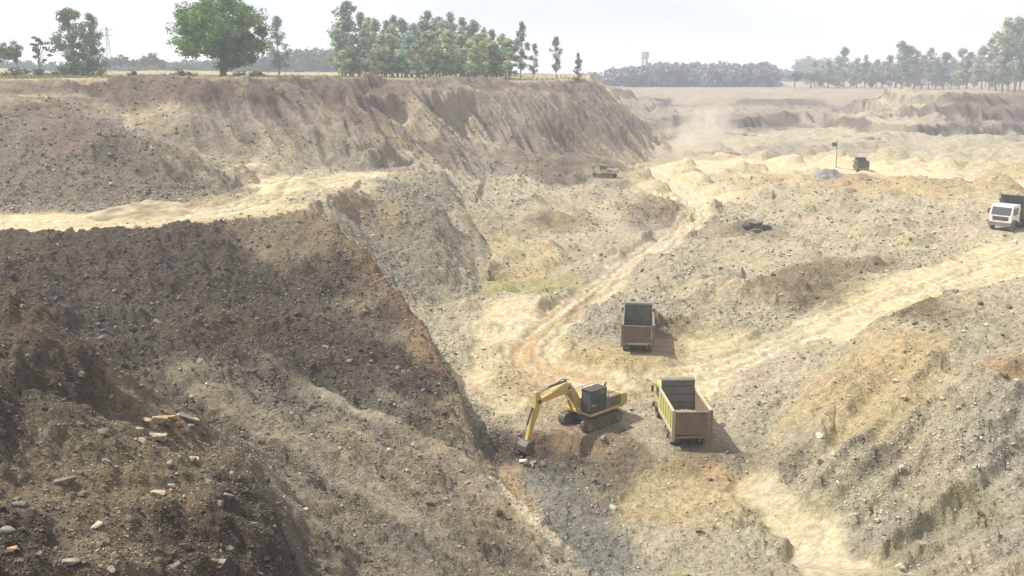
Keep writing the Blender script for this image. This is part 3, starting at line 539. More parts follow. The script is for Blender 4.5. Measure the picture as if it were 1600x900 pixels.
def stone_material():
    m, nt, bs = new_mat('loose stone'); lk = nt.links.new
    at = nd(nt, 'ShaderNodeAttribute', attribute_name='tone'); oi = nd(nt, 'ShaderNodeObjectInfo')
    geo = nd(nt, 'ShaderNodeNewGeometry')
    n1 = nd(nt, 'ShaderNodeTexNoise'); n1.inputs['Scale'].default_value = 6; n1.inputs['Detail'].default_value = 6; lk(geo.outputs['Position'], n1.inputs['Vector'])
    c = mixc(nt, 1.0, at.outputs['Color'], oi.outputs['Color'], 'MULTIPLY')
    f = ramp(nt, n1.outputs[0], .3, .7, .65, 1.35)
    sc = nd(nt, 'ShaderNodeVectorMath', operation='SCALE'); lk(c, sc.inputs[0]); lk(f, sc.inputs['Scale']); lk(sc.outputs[0], bs.inputs['Base Color'])
    bs.inputs['Roughness'].default_value = .9; bs.inputs['Specular IOR Level'].default_value = .2
    bp = nd(nt, 'ShaderNodeBump'); bp.inputs['Distance'].default_value = .05; lk(n1.outputs[0], bp.inputs['Height']); lk(bp.outputs[0], bs.inputs['Normal'])
    return m
MSTONE = stone_material()

# ------------------------------------------------------------------ ground sheets
def tag(o, label=None, cat=None, group=None, kind=None):
    if label: o['label'] = label
    if cat: o['category'] = cat
    if group: o['group'] = group
    if kind: o['kind'] = kind
    return o
# flatten the stands of the machines
PADS = []
def pad(x, y, r, dz=0.0, soft=1.3):
    global Z
    z0 = float(np.mean([zat(x+r*.6*math.cos(a), y+r*.6*math.sin(a)) for a in np.arange(0, 6.28, .5)]))+dz
    d = np.hypot(X-x, Y-y); m = (1-sstep(r*.8, r*soft, d)); Z = Z*(1-m*.96)+z0*m*.96; PADS.append((x, y, r)); return z0
G = {}
for nm, (u, v, r) in {'yel': (1067,686,3.8), 'grn': (996,540,3.6), 'wht': (1585,365,4.2), 'far': (1345,268,3.5), 'exc': (922,664,2.5), 'sml': (948,299,3.0)}.items():
    x, y, _ = hit(u, v); G[nm] = (x, y, pad(x, y, r, .5 if nm == 'sml' else 0))
Z0 = Z
NAMES = ['plain', 'haul_road', 'terrace', 'embankment', 'pit_floor', 'cliff', 'spoil_bank']
def pxy(*l): return [q[:2] for q in l]
CLS = np.full(X.shape, 4)
CLS[inpoly(X, Y, pxy((-110,60,0), P(-400,350,Z=12.3), P(0,328,Z=12), P(150,322,Z=12), P(250,318,Z=12), P(345,303,Z=12), P(400,287,Z=12), P(470,274,Z=12), P(560,264,Z=12), P(640,262,Z=11),
    P(700,267,Z=10), P(770,277,Z=8), P(850,291,Z=6.5), P(905,290,Z=6.3), P(960,276,Z=6.2), P(1015,252,Z=6.4), P(1050,238,D=222), P(1340,232,D=228), P(1450,242,D=222), P(1600,240,D=222), (260,222), (300,500), (-300,500)))] = 5
CLS[inpoly(X, Y, pxy((-110,60,0), P(-400,350,Z=12.3), P(0,328,Z=12), P(150,322,Z=12), P(250,318,Z=12), P(345,303,Z=12), P(400,287,Z=12), P(470,274,Z=12), P(560,264,Z=12),
    P(565,277,Z=12), P(540,299,Z=12), P(500,313,Z=12), P(468,333,Z=12), P(400,345,Z=12), P(300,353,Z=12), P(200,362,Z=12), P(0,370,Z=12), P(-400,385,Z=12.4), (-110,55,0)))] = 2
CLS[inpoly(X, Y, pxy((-110,50,0), P(-400,385,Z=12.4), P(0,370,Z=12), P(200,362,Z=12), P(300,353,Z=12), P(400,345,Z=12), P(468,333,Z=12), P(500,313,Z=12), P(565,277,Z=12), P(650,273,Z=11.6), P(722,320,Z=8.8),
    P(748,428,Z=3.8), P(690,505,Z=3.4), P(706,603,D=62), P(736,657,D=57), P(765,745,D=50), P(860,850,D=45), P(930,900,D=42.5), P(930,960,D=39), (0,25,0), (0,1,0), (-110,0,0)))] = 3
CLS[inpoly(X, Y, pxy((0,1,0), (0,25,0), P(1400,930,D=36), P(1345,880,D=38.5), P(1260,770,D=47.5), P(1215,680,D=54), P(1240,640,D=56), P(1290,600,D=57), P(1320,555,D=60), P(1400,492,D=64), P(1600,440,D=69), P(1800,420,D=70), (120,60,0), (120,-10,0)))] = 6
CLS[ROADM > .5] = 1
CLS[PLAIN & (ROADM <= .5)] = 0
CLS[(RR < 9)] = 0; CLS[RR > 300] = np.where(PLAIN[RR > 300], 0, CLS[RR > 300])
VX = np.stack([X, Y, Z], -1).reshape(-1, 3)
# smooth vertex normals of the whole sheet, shared by every piece
dr = np.gradient(VX.reshape(NR, NC, 3), axis=0); dt_ = np.gradient(VX.reshape(NR, NC, 3), axis=1)
NRM = np.cross(dt_, dr); NRM /= np.linalg.norm(NRM, axis=-1, keepdims=True); NRM *= np.sign(NRM[..., 2:3]); NRM = NRM.reshape(-1, 3)
idx = np.arange(NR*NC).reshape(NR, NC)
quads = np.stack([idx[:-1, :-1], idx[1:, :-1], idx[1:, 1:], idx[:-1, 1:]], -1).reshape(-1, 4)[:, ::-1]
fc = CLS[:-1, :-1].reshape(-1)
GROUND = {}
def mesh_np(name, verts, faces, nper, mat, parent=None, smooth=False):
    me = bpy.data.meshes.new(name); nv = len(verts); nf = len(faces)
    me.vertices.add(nv); me.vertices.foreach_set('co', np.ascontiguousarray(verts, np.float32).ravel())
    me.loops.add(nf*nper); me.loops.foreach_set('vertex_index', np.ascontiguousarray(faces, np.int32).ravel())
    me.polygons.add(nf); me.polygons.foreach_set('loop_start', np.arange(0, nf*nper, nper, dtype=np.int32))
    me.polygons.foreach_set('loop_total', np.full(nf, nper, np.int32))
    if smooth: me.polygons.foreach_set('use_smooth', np.ones(nf, bool))
    me.update(calc_edges=True); me.materials.append(mat)
    o = bpy.data.objects.new(name, me); COL.objects.link(o)
    if parent: o.parent = parent
    return o
def set_col(me, name, cols):
    a = me.color_attributes.new(name, 'FLOAT_COLOR', 'POINT'); c = np.ones((len(cols), 4), np.float32); c[:, :3] = cols; a.data.foreach_set('color', c.ravel())
CF = CC.reshape(-1, 3); RF = RUB.reshape(-1)
for k, nm in enumerate(NAMES):
    q = quads[fc == k]
    if not len(q): continue
    u_, inv = np.unique(q, return_inverse=True)
    o = mesh_np(nm, VX[u_], inv.reshape(-1, 4), 4, MSOIL, smooth=True); set_col(o.data, 'soil', CF[u_])
    a = o.data.attributes.new('rubble', 'FLOAT', 'POINT'); a.data.foreach_set('value', RF[u_].astype(np.float32))
    o.data.normals_split_custom_set_from_vertices(NRM[u_].astype(np.float32))
    tag(o, kind='structure'); GROUND[nm] = o
def cls_at(x, y):
    c = min(max(np.searchsorted(thr, math.atan2(x, y)), 1), NC-1)-1; k = min(max(np.searchsorted(rr, math.hypot(x, y)), 1), NR-1)-1
    return NAMES[CLS[k, c]], CC[k, c], RUB[k, c]

# ------------------------------------------------------------------ loose stones
def rock_protos(n, npt, seed):
    out = []; rs = random.Random(seed)
    for k in range(n):
        bm = bmesh.new()
        sx, sy, sz = 1, rs.uniform(.6, .95), rs.uniform(.45, .8)
        for i in range(npt):
            v_ = Vector([max(-.62, min(.62, q)) for q in Vector((rs.gauss(0, 1), rs.gauss(0, 1), rs.gauss(0, 1))).normalized()])*rs.uniform(1.25, 1.6); bm.verts.new((v_.x*sx*.5, v_.y*sy*.5, v_.z*sz*.5))
        r = bmesh.ops.convex_hull(bm, input=bm.verts); bmesh.ops.delete(bm, geom=[v_ for v_ in bm.verts if not v_.link_faces], context='VERTS')
        bmesh.ops.triangulate(bm, faces=bm.faces); bmesh.ops.recalc_face_normals(bm, faces=bm.faces)
        bm.verts.index_update(); out.append((np.array([v_.co[:] for v_ in bm.verts]), np.array([[v_.index for v_ in f.verts] for f in bm.faces]))); bm.free()
    return out
PR = rock_protos(8, 8, 3); PRB = rock_protos(10, 22, 8)
NS = 170000
ta = RS.uniform(math.radians(-31), math.radians(31), NS); ra = np.exp(RS.uniform(math.log(20), math.log(165), NS))
NX = 26000; ta[:NX] = RS.uniform(math.radians(-31), math.radians(-8), NX); ra[:NX] = RS.uniform(20, 44, NX)
sx = ra*np.sin(ta); sy = ra*np.cos(ta)
rub = zat_v(sx, sy, RUB)*(1-zat_v(sx, sy, ROADM)); clus = fbm(sx, sy, 4.0, 3, 400)*.5+.5
keep = RS.rand(NS) < np.clip(rub*1.05-.12, .015, 1)*np.where((ra < 72) & (sx < 2), .55+.6*clus, .12+1.7*clus**2.4)
for (px, py, pr_) in PADS: keep &= np.hypot(sx-px, sy-py) > pr_*.9
sx, sy, ra = sx[keep], sy[keep], ra[keep]; n = len(sx)
size = np.where(ra < 44, .052, ra*.0019)*(RS.rand(n)**(-1/3.6)); size = np.minimum(size, np.where(ra < 45, .36, .50))
sz_ = zat_v(sx, sy, Z)
scol = np.stack([zat_v(sx, sy, CC[..., k]) for k in range(3)], 1)
tone = np.where(RS.rand(n) < .38, RS.uniform(.25, .7, n), np.clip(RS.normal(1.2, .32, n), .6, 1.9))[:, None]  # the dark share paints shadow specks between the stones
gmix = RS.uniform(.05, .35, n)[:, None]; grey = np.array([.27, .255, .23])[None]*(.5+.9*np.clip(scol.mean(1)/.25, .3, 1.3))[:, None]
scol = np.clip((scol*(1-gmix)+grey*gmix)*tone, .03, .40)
order = np.argsort(-size/ra); big, rest = order[:300], order[300:]
def rotm(a, b, c): return np.array(Euler((a, b, c)).to_matrix())
ROCKME = []
for k, (v_, f_) in enumerate(PRB[:8]):
    me = bpy.data.meshes.new('stone'); me.from_pydata(v_.tolist(), [], f_.tolist()); me.materials.append(MSTONE); set_col(me, 'tone', np.ones((len(v_), 3))); ROCKME.append(me)
for i in big:
    nm, _, _ = cls_at(sx[i], sy[i])
    o = bpy.data.objects.new('stone', ROCKME[i % 8]); COL.objects.link(o); o.parent = GROUND[nm]
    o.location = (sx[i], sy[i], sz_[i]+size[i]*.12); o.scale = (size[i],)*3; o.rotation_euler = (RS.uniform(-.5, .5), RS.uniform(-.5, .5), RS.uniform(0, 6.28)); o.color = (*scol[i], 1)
per = {}
VV = []; FF = []; TT = []; base = 0
pid = RS.randint(0, 8, n); ang = RS.uniform(-1, 1, (n, 3))*np.array([.6, .6, 3.14])
for k in range(8):
    ids = rest[pid[rest] == k]; v_, f_ = PR[k]
    ca, sa = np.cos(ang[ids]), np.sin(ang[ids])
    Rz = np.zeros((len(ids), 3, 3)); Rz[:, 0, 0] = ca[:, 2]; Rz[:, 0, 1] = -sa[:, 2]; Rz[:, 1, 0] = sa[:, 2]; Rz[:, 1, 1] = ca[:, 2]; Rz[:, 2, 2] = 1
    Rx = np.zeros_like(Rz); Rx[:, 0, 0] = 1; Rx[:, 1, 1] = ca[:, 0]; Rx[:, 1, 2] = -sa[:, 0]; Rx[:, 2, 1] = sa[:, 0]; Rx[:, 2, 2] = ca[:, 0]
    R_ = Rz@Rx
    vv = np.einsum('nij,vj->nvi', R_, v_)*size[ids][:, None, None]; vv += np.stack([sx[ids], sy[ids], sz_[ids]+size[ids]*.12], 1)[:, None]
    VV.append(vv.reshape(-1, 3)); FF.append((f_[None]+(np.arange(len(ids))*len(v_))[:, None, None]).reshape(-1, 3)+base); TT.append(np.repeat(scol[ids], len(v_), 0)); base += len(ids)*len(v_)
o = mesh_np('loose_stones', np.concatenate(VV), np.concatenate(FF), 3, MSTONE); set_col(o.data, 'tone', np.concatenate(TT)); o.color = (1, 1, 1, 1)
tag(o, 'small loose stones strewn over the slopes and floor of the pit', 'stones', kind='stuff')
# ------------------------------------------------------------------ mesh helpers
class MB:
    def __init__(s): s.v = []; s.f = []
    def add(s, vs, fs):
        b = len(s.v); s.v += [tuple(q) for q in vs]; s.f += [tuple(i+b for i in f) for f in fs]; return s
    def box(s, x0, x1, y0, y1, z0, z1, rot=None, at=None):
        vs = [Vector((x, y, z)) for z in (z0, z1) for y in (y0, y1) for x in (x0, x1)]
        if rot is not None: vs = [rot@(v_-at)+at for v_ in vs]
        return s.add(vs, [(0,2,3,1), (4,5,7,6), (0,1,5,4), (2,6,7,3), (0,4,6,2), (1,3,7,5)])
    def prism(s, poly, x0, x1):          # polygon in (y, z) pushed along x
        n = len(poly); vs = [(x0, y, z) for y, z in poly]+[(x1, y, z) for y, z in poly]
        return s.add(vs, [tuple(range(n))[::-1], tuple(range(n, 2*n))]+[(i, (i+1) % n, n+(i+1) % n, n+i) for i in range(n)])
    def tube(s, pts, rs_, n=8, cap=True):
        pts = [Vector(p) for p in pts]; rings = []
        if isinstance(rs_, (int, float)): rs_ = [rs_]*len(pts)
        for i, p in enumerate(pts):
            d = (pts[min(i+1, len(pts)-1)]-pts[max(i-1, 0)]).normalized(); u = d.orthogonal().normalized() if i == 0 else (u-d*u.dot(d)).normalized(); w_ = d.cross(u)
            rings.append([p+(u*math.cos(2*math.pi*k/n)+w_*math.sin(2*math.pi*k/n))*rs_[i] for k in range(n)])
        fs = [(i*n+k, i*n+(k+1) % n, (i+1)*n+(k+1) % n, (i+1)*n+k) for i in range(len(pts)-1) for k in range(n)]
        if cap: fs += [tuple(range(n))[::-1], tuple(range((len(pts)-1)*n, len(pts)*n))]
        return s.add([q for r in rings for q in r], fs)
    def beam(s, pts, ws, hs):            # box-section beam through pts lying in a y,z plane
        pts = [Vector(p) for p in pts]; vs = []
        for i, p in enumerate(pts):
            d = (pts[min(i+1, len(pts)-1)]-pts[max(i-1, 0)]).normalized(); up = Vector((1, 0, 0)).cross(d).normalized()
            for sx_, sz2 in ((-1, -1), (1, -1), (1, 1), (-1, 1)): vs.append(p+Vector((1, 0, 0))*sx_*ws[i]/2+up*sz2*hs[i]/2)
        fs = [(i*4+k, i*4+(k+1) % 4, (i+1)*4+(k+1) % 4, (i+1)*4+k) for i in range(len(pts)-1) for k in range(4)]
        m = (len(pts)-1)*4; return s.add(vs, fs+[(3, 2, 1, 0), (m, m+1, m+2, m+3)])
    def build(s, name, mat, parent=None, smooth=False, bev=0):
        me = bpy.data.meshes.new(name); me.from_pydata([tuple(q) for q in s.v], [], s.f); me.materials.append(mat)
        bm = bmesh.new(); bm.from_mesh(me); bmesh.ops.recalc_face_normals(bm, faces=bm.faces); bm.to_mesh(me); bm.free()
        if smooth: me.polygons.foreach_set('use_smooth', [True]*len(me.polygons))
        o = bpy.data.objects.new(name, me); COL.objects.link(o)
        if parent: o.parent = parent
        if bev:
            b = o.modifiers.new('bevel', 'BEVEL'); b.width = bev; b.segments = 2; b.limit_method = 'ANGLE'
        return o
def empty(name, loc, rot=(0, 0, 0)):
    o = bpy.data.objects.new(name, None); COL.objects.link(o); o.location = loc; o.rotation_euler = rot; o.empty_display_size = .3; return o
def paint(name, col, rough=.6, dust=.35, metal=0., dustcol=(.36, .29, .185)):
    dust *= 1.5
    m, nt, bs = new_mat(name); lk = nt.links.new
    tco = nd(nt, 'ShaderNodeTexCoord'); n1 = nd(nt, 'ShaderNodeTexNoise'); n1.inputs['Scale'].default_value = 1.7; n1.inputs['Detail'].default_value = 7; n1.inputs['Roughness'].default_value = .7
    lk(tco.outputs['Object'], n1.inputs['Vector'])
    n2 = nd(nt, 'ShaderNodeTexNoise'); n2.inputs['Scale'].default_value = 7; n2.inputs['Detail'].default_value = 5; lk(tco.outputs['Object'], n2.inputs['Vector'])
    c = mixc(nt, ramp(nt, n1.outputs[0], .32, .68, dust*.25, min(.95, dust*1.6)), tuple(col), dustcol)
    c = mixc(nt, ramp(nt, n2.outputs[0], .58, .70, 0, .55*min(1, dust*2)), c, tuple(q*.45 for q in col))
    lk(c, bs.inputs['Base Color']); bs.inputs['Roughness'].default_value = rough; bs.inputs['Metallic'].default_value = metal
    bp = nd(nt, 'ShaderNodeBump'); bp.inputs['Distance'].default_value = .02; bp.inputs['Strength'].default_value = .5; lk(n2.outputs[0], bp.inputs['Height']); lk(bp.outputs[0], bs.inputs['Normal'])
    return m
M = dict(yellow=paint('yellow paint', (.46, .44, .09), .6, .34), digger=paint('digger yellow', (.54, .36, .05), .55, .33), white=paint('white paint', (.72, .72, .73), .4, .2),
         dark=paint('dark steel', (.03, .028, .026), .6, .12), rust=paint('brown steel', (.115, .08, .06), .7, .16), green=paint('grey green steel', (.065, .075, .062), .6, .14),
         greyb=paint('grey steel', (.10, .105, .105), .6, .14), rubber=paint('rubber', (.028, .027, .026), .85, .3), black=paint('near black', (.012, .012, .014), .5, .05),
         blue=paint('dark blue steel', (.022, .026, .038), .6, .08), lime=paint('dull yellow green', (.24, .27, .08), .5, .3), pale=paint('pale edge paint', (.38, .37, .25), .7, .4),
         chrome=paint('steel rod', (.5, .5, .5), .25, .1, .9), red=paint('tail lamp red', (.12, .015, .012), .4, .2), amber=paint('headlamp', (.7, .7, .65), .2, .1))
def glass():
    m, nt, bs = new_mat('cab glass'); bs.inputs['Base Color'].default_value = (.06, .065, .075, 1); bs.inputs['Roughness'].default_value = .08; bs.inputs['Specular IOR Level'].default_value = .8; return m
M['glass'] = glass()

def wheel(parent, x, y, r, wd, dual=False):
    t = MB(); sg = 1 if x > 0 else -1
    xs = [x] if not dual else [x, x-sg*(wd+.06)]
    for xx in xs:
        n = 18; prof = [(-.5, .72), (-.5, .93), (-.36, 1.0), (.36, 1.0), (.5, .93), (.5, .72)]
        vs = [(xx+p*wd, y+math.cos(2*math.pi*k/n)*r*q, r+math.sin(2*math.pi*k/n)*r*q) for k in range(n) for p, q in prof]
        m = len(prof); t.add(vs, [(k*m+j, k*m+(j+1) % m, ((k+1) % n)*m+(j+1) % m, ((k+1) % n)*m+j) for k in range(n) for j in range(m)])
    wz = empty('wheel', (0, 0, 0)); wz.parent = parent
    t.build('tyre', M['rubber'], wz)
    MB().tube([(x-sg*wd*.3, y, r), (x+sg*wd*.25, y, r)], r*.70, 14).tube([(x+sg*wd*.2, y, r), (x+sg*wd*.55, y, r)], [r*.3, r*.2], 8).build('rim', M['greyb'], wz)

def truck(name, loc, yaw, label, group, side, gate, inner, cabm, box_h=1.45, head_h=2.1, pitch=(0, 0), edge='pale', L0=-2.9, L1=1.7, sc=.9):
    t = empty(name, loc, (pitch[0], pitch[1], yaw)); tag(t, label, 'dump truck', group); t.scale = (sc, sc, sc)
    zf = 1.15; hw = 1.22
    ch = MB()
    for sx_ in (-.42, .42): ch.box(sx_-.06, sx_+.06, L0+.2, L1+2.2, .72, .98)
    for y in (-2.6, -1.9, -1.0, 0, 1.2, 2.4, 3.7): ch.box(-.42, .42, y-.06, y+.06, .76, .94)
    for y in (-1.75, -.5, L1+1.6): ch.tube([(-1.0, y, .52), (1.0, y, .52)], .09, 8)
    ch.box(-.25, .25, -2.1, -.3, .40, .62); ch.build('chassis', M['dark'], t)
    b = MB().box(-hw+.05, hw-.05, L0+.05, L1-.05, zf, zf+.08)
    for y in np.arange(L0+.3, L1, .62): b.box(-hw+.1, hw-.1, y, y+.1, zf-.13, zf-.002)
    b.build('body_floor', M[inner], t)
    for s in (-1, 1):
        xo = s*hw
        MB().prism([(L0, zf-.02), (L1, zf-.02), (L1, zf+box_h), (L0, zf+box_h)], xo-.035, xo+.035).build('side_panel', M['rust' if side == 'yellow' and s > 0 else side], t)
        r = MB()
        for y in np.arange(L0+.75, L1-.3, .82): r.box(min(xo+s*.037, xo+s*.075), max(xo+s*.037, xo+s*.075), y, y+.09, zf+.12, zf+box_h-.10)
        tag(r.build('side_rib', M[side], t), kind='stuff')
        MB().box(min(xo-s*.05, xo+s*.12), max(xo-s*.05, xo+s*.12), L0+.04, L1, zf+box_h-.08, zf+box_h+.04).box(min(xo+s*.04, xo+s*.125), max(xo+s*.04, xo+s*.125), L0+.04, L1, zf-.10, zf+.10).build('side_rail', M[edge], t)
        MB().box(xo-.09 if s > 0 else xo-.13, xo+.13 if s > 0 else xo+.09, L0-.10, L0+.03, zf-.55, zf+box_h+.06).build('corner_post', M[edge if s < 0 else gate], t)
    tg = MB().box(-hw+.10, hw-.14, L0-.06, L0+.0, zf-.08, zf+box_h-.03); tg.build('tailgate', M[gate], t)
    r = MB()
    for z in np.linspace(zf-.04, zf+box_h-.12, 5): r.box(-hw+.11, hw-.15, L0-.13, L0-.062, z, z+.09)
    for x in (-.6, .6): r.box(x-.05, x+.05, L0-.125, L0-.063, zf+.06, zf+box_h-.15)
    tag(r.build('tailgate_rib', M[gate], t), kind='stuff')
    MB().box(-hw+.10, hw-.10, L0-.10, L0+.1, zf-.33, zf-.16).build('tail_beam', M['pale' if gate != 'rust' or inner == 'green' else 'rust'], t)
    hb = MB().box(-hw+.04, hw-.04, L1-.06, L1, zf, zf+head_h); hb.build('headboard', M[inner], t)
    r = MB().box(-hw+.05, hw-.05, L1-.12, L1-.062, zf+head_h-.12, zf+head_h-.01)
    for z in np.linspace(zf+.55, zf+head_h-.42, 3): r.box(-hw+.06, hw-.06, L1-.10, L1-.063, z, z+.07)
    tag(r.build('headboard_rib', M['dark' if inner != 'green' else 'greyb'], t), kind='stuff')
    MB().box(-hw+.02, hw-.02, L1-.02, L1+.55, zf+head_h, zf+head_h+.06).build('cab_guard', M['greyb' if inner != 'blue' else 'blue'], t)
    # cab
    y0, y1 = L1+.28, L1+2.15; zt = 2.72
    MB().prism([(y0, .85), (y1+.12, .85), (y1+.12, 1.62), (y1-.12, zt-.12), (y1-.3, zt), (y0, zt)], -1.16, 1.16).build('cab', M[cabm], t, bev=.05)
    MB().prism([(y1+.123, 1.70-.04), (y1+.135, 1.70-.04), (y1-.075, zt-.24), (y1-.09, zt-.24)], -1.0, 1.0).build('windshield', M['glass'], t)
    for s in (-1, 1):
        MB().box(s*1.165-.01, s*1.165+.01, y0+.55, y1-.25, 1.68, zt-.3).build('side_window', M['glass'], t)
        mm = MB().box(s*1.38-.09, s*1.38+.09, y1-.02, y1+.03, 1.75, 2.22).tube([(s*1.16, y1-.05, 2.2), (s*1.38, y1, 2.2)], .02, 5); mm.build('mirror', M['dark'], t)
        MB().box(s*.9-.17, s*.9+.17, y1+.255, y1+.29, .92, 1.08).build('headlight', M['amber'], t)
        MB().box(s*.95-.12, s*.95+.12, L0-.14, L0-.102, zf-.32, zf-.18).build('tail_light', M['red'], t)
        mf = MB(); yw = y1-.55
        mf.prism([(yw-.62, .62), (yw-.55, .95), (yw-.2, 1.16), (yw+.2, 1.16), (yw+.55, .95), (yw+.62, .62), (yw+.58, .62), (yw+.5, .9), (yw+.18, 1.1), (yw-.18, 1.1), (yw-.5, .9), (yw-.58, .62)], s*1.18-.17, s*1.18+.05)
        mf.build('mudguard', M['dark'], t)
        wheel(t, s*1.03, yw, .5, .28)
        for y in (-2.45, -1.2): wheel(t, s*1.08, y+(L0+3.6), .5, .26, True)
        MB().box(s*.62-.16 if s < 0 else s*.62-.1, s*.62+.3, .4, 1.5, .5, .95).build('fuel_tank', M['greyb'], t, bev=.04)
    MB().box(-1.2, 1.2, y1+.10, y1+.25, .50, .88).build('bumper', M['greyb' if cabm == 'white' else 'dark'], t, bev=.03)
    g = MB().box(-.82, .82, y1+.122, y1+.15, 1.10, 1.50); g.build('grille', M['black'], t)
    g = MB()
    for z in (1.17, 1.27, 1.37): g.box(-.8, .8, y1+.151, y1+.17, z, z+.035)
    g.build('grille_bar', M['greyb'], t)
    return t
def aim(u, v): return hit(u, v, Z)
def heading(x, y):   # yaw so that local +Y looks along (x, y)
    return math.atan2(-x, y)
x, y, z = G['yel']; yaw = math.radians(2.4)
ty = truck('dump_truck', (x, y, z), yaw, 'yellow sided tipper with brown tailgate waiting beside the digger', 'tipper trucks in the pit', 'yellow', 'rust', 'greyb', 'yellow', 1.55, 2.15)
ty.location.x -= .1
# soil heaped in its body
hv = []; n1_, n2_ = 14, 24; hf = []
for j in range(n2_+1):
    for i in range(n1_+1):
        a, b = -1.16+2.32*i/n1_, -2.84+3.9*j/n2_
        h = 1.25+.02+max(0, 1.0*math.sin(math.pi*min(1, (j+2)/(n2_+2)))**1.5*.7*(.6+.4*math.sin(math.pi*i/n1_)))*1.05+random.uniform(-.05, .05)
        hv.append((a, b, h))
for j in range(n2_):
    for i in range(n1_): k = j*(n1_+1)+i; hf.append((k, k+1, k+n1_+2, k+n1_+1))
ml, nt, bs = new_mat('tipped soil'); nn = nd(nt, 'ShaderNodeTexNoise'); nn.inputs['Scale'].default_value = 6; nn.inputs['Detail'].default_value = 8
nt.links.new(mixc(nt, nn.outputs[0], (.14, .10, .06), (.36, .28, .18)), bs.inputs['Base Color']); bs.inputs['Roughness'].default_value = 1
o = MB().add(hv, hf).build('soil_load', ml); o.location = ty.location; o.rotation_euler = (0, 0, yaw); o.scale = (.9,)*3; tag(o, 'brown soil heaped in the body of the yellow tipper', kind='stuff')
x, y, z = G['grn']
truck('dump_truck', (x, y, z), math.radians(-7.5), 'empty grey green tipper with brown tailgate parked by grey rubble', 'tipper trucks in the pit', 'green', 'rust', 'green', 'green', 1.3, 2.0, edge='greyb')
x, y, z = G['wht']
truck('dump_truck', (x, y, z), heading(-math.sin(math.radians(50)), -math.cos(math.radians(50))), 'white cab tipper with tall dark body driving down the right hand road', 'tipper trucks in the pit', 'blue', 'blue', 'blue', 'white', 1.9, 2.45, edge='blue', pitch=(0, 0))
x, y, z = G['far']
truck('dump_truck', (x, y, z), math.radians(-12), 'small distant dark tipper on the far pale road', 'tipper trucks in the pit', 'dark', 'dark', 'dark', 'dark', 1.4, 1.9, edge='greyb', sc=.75)

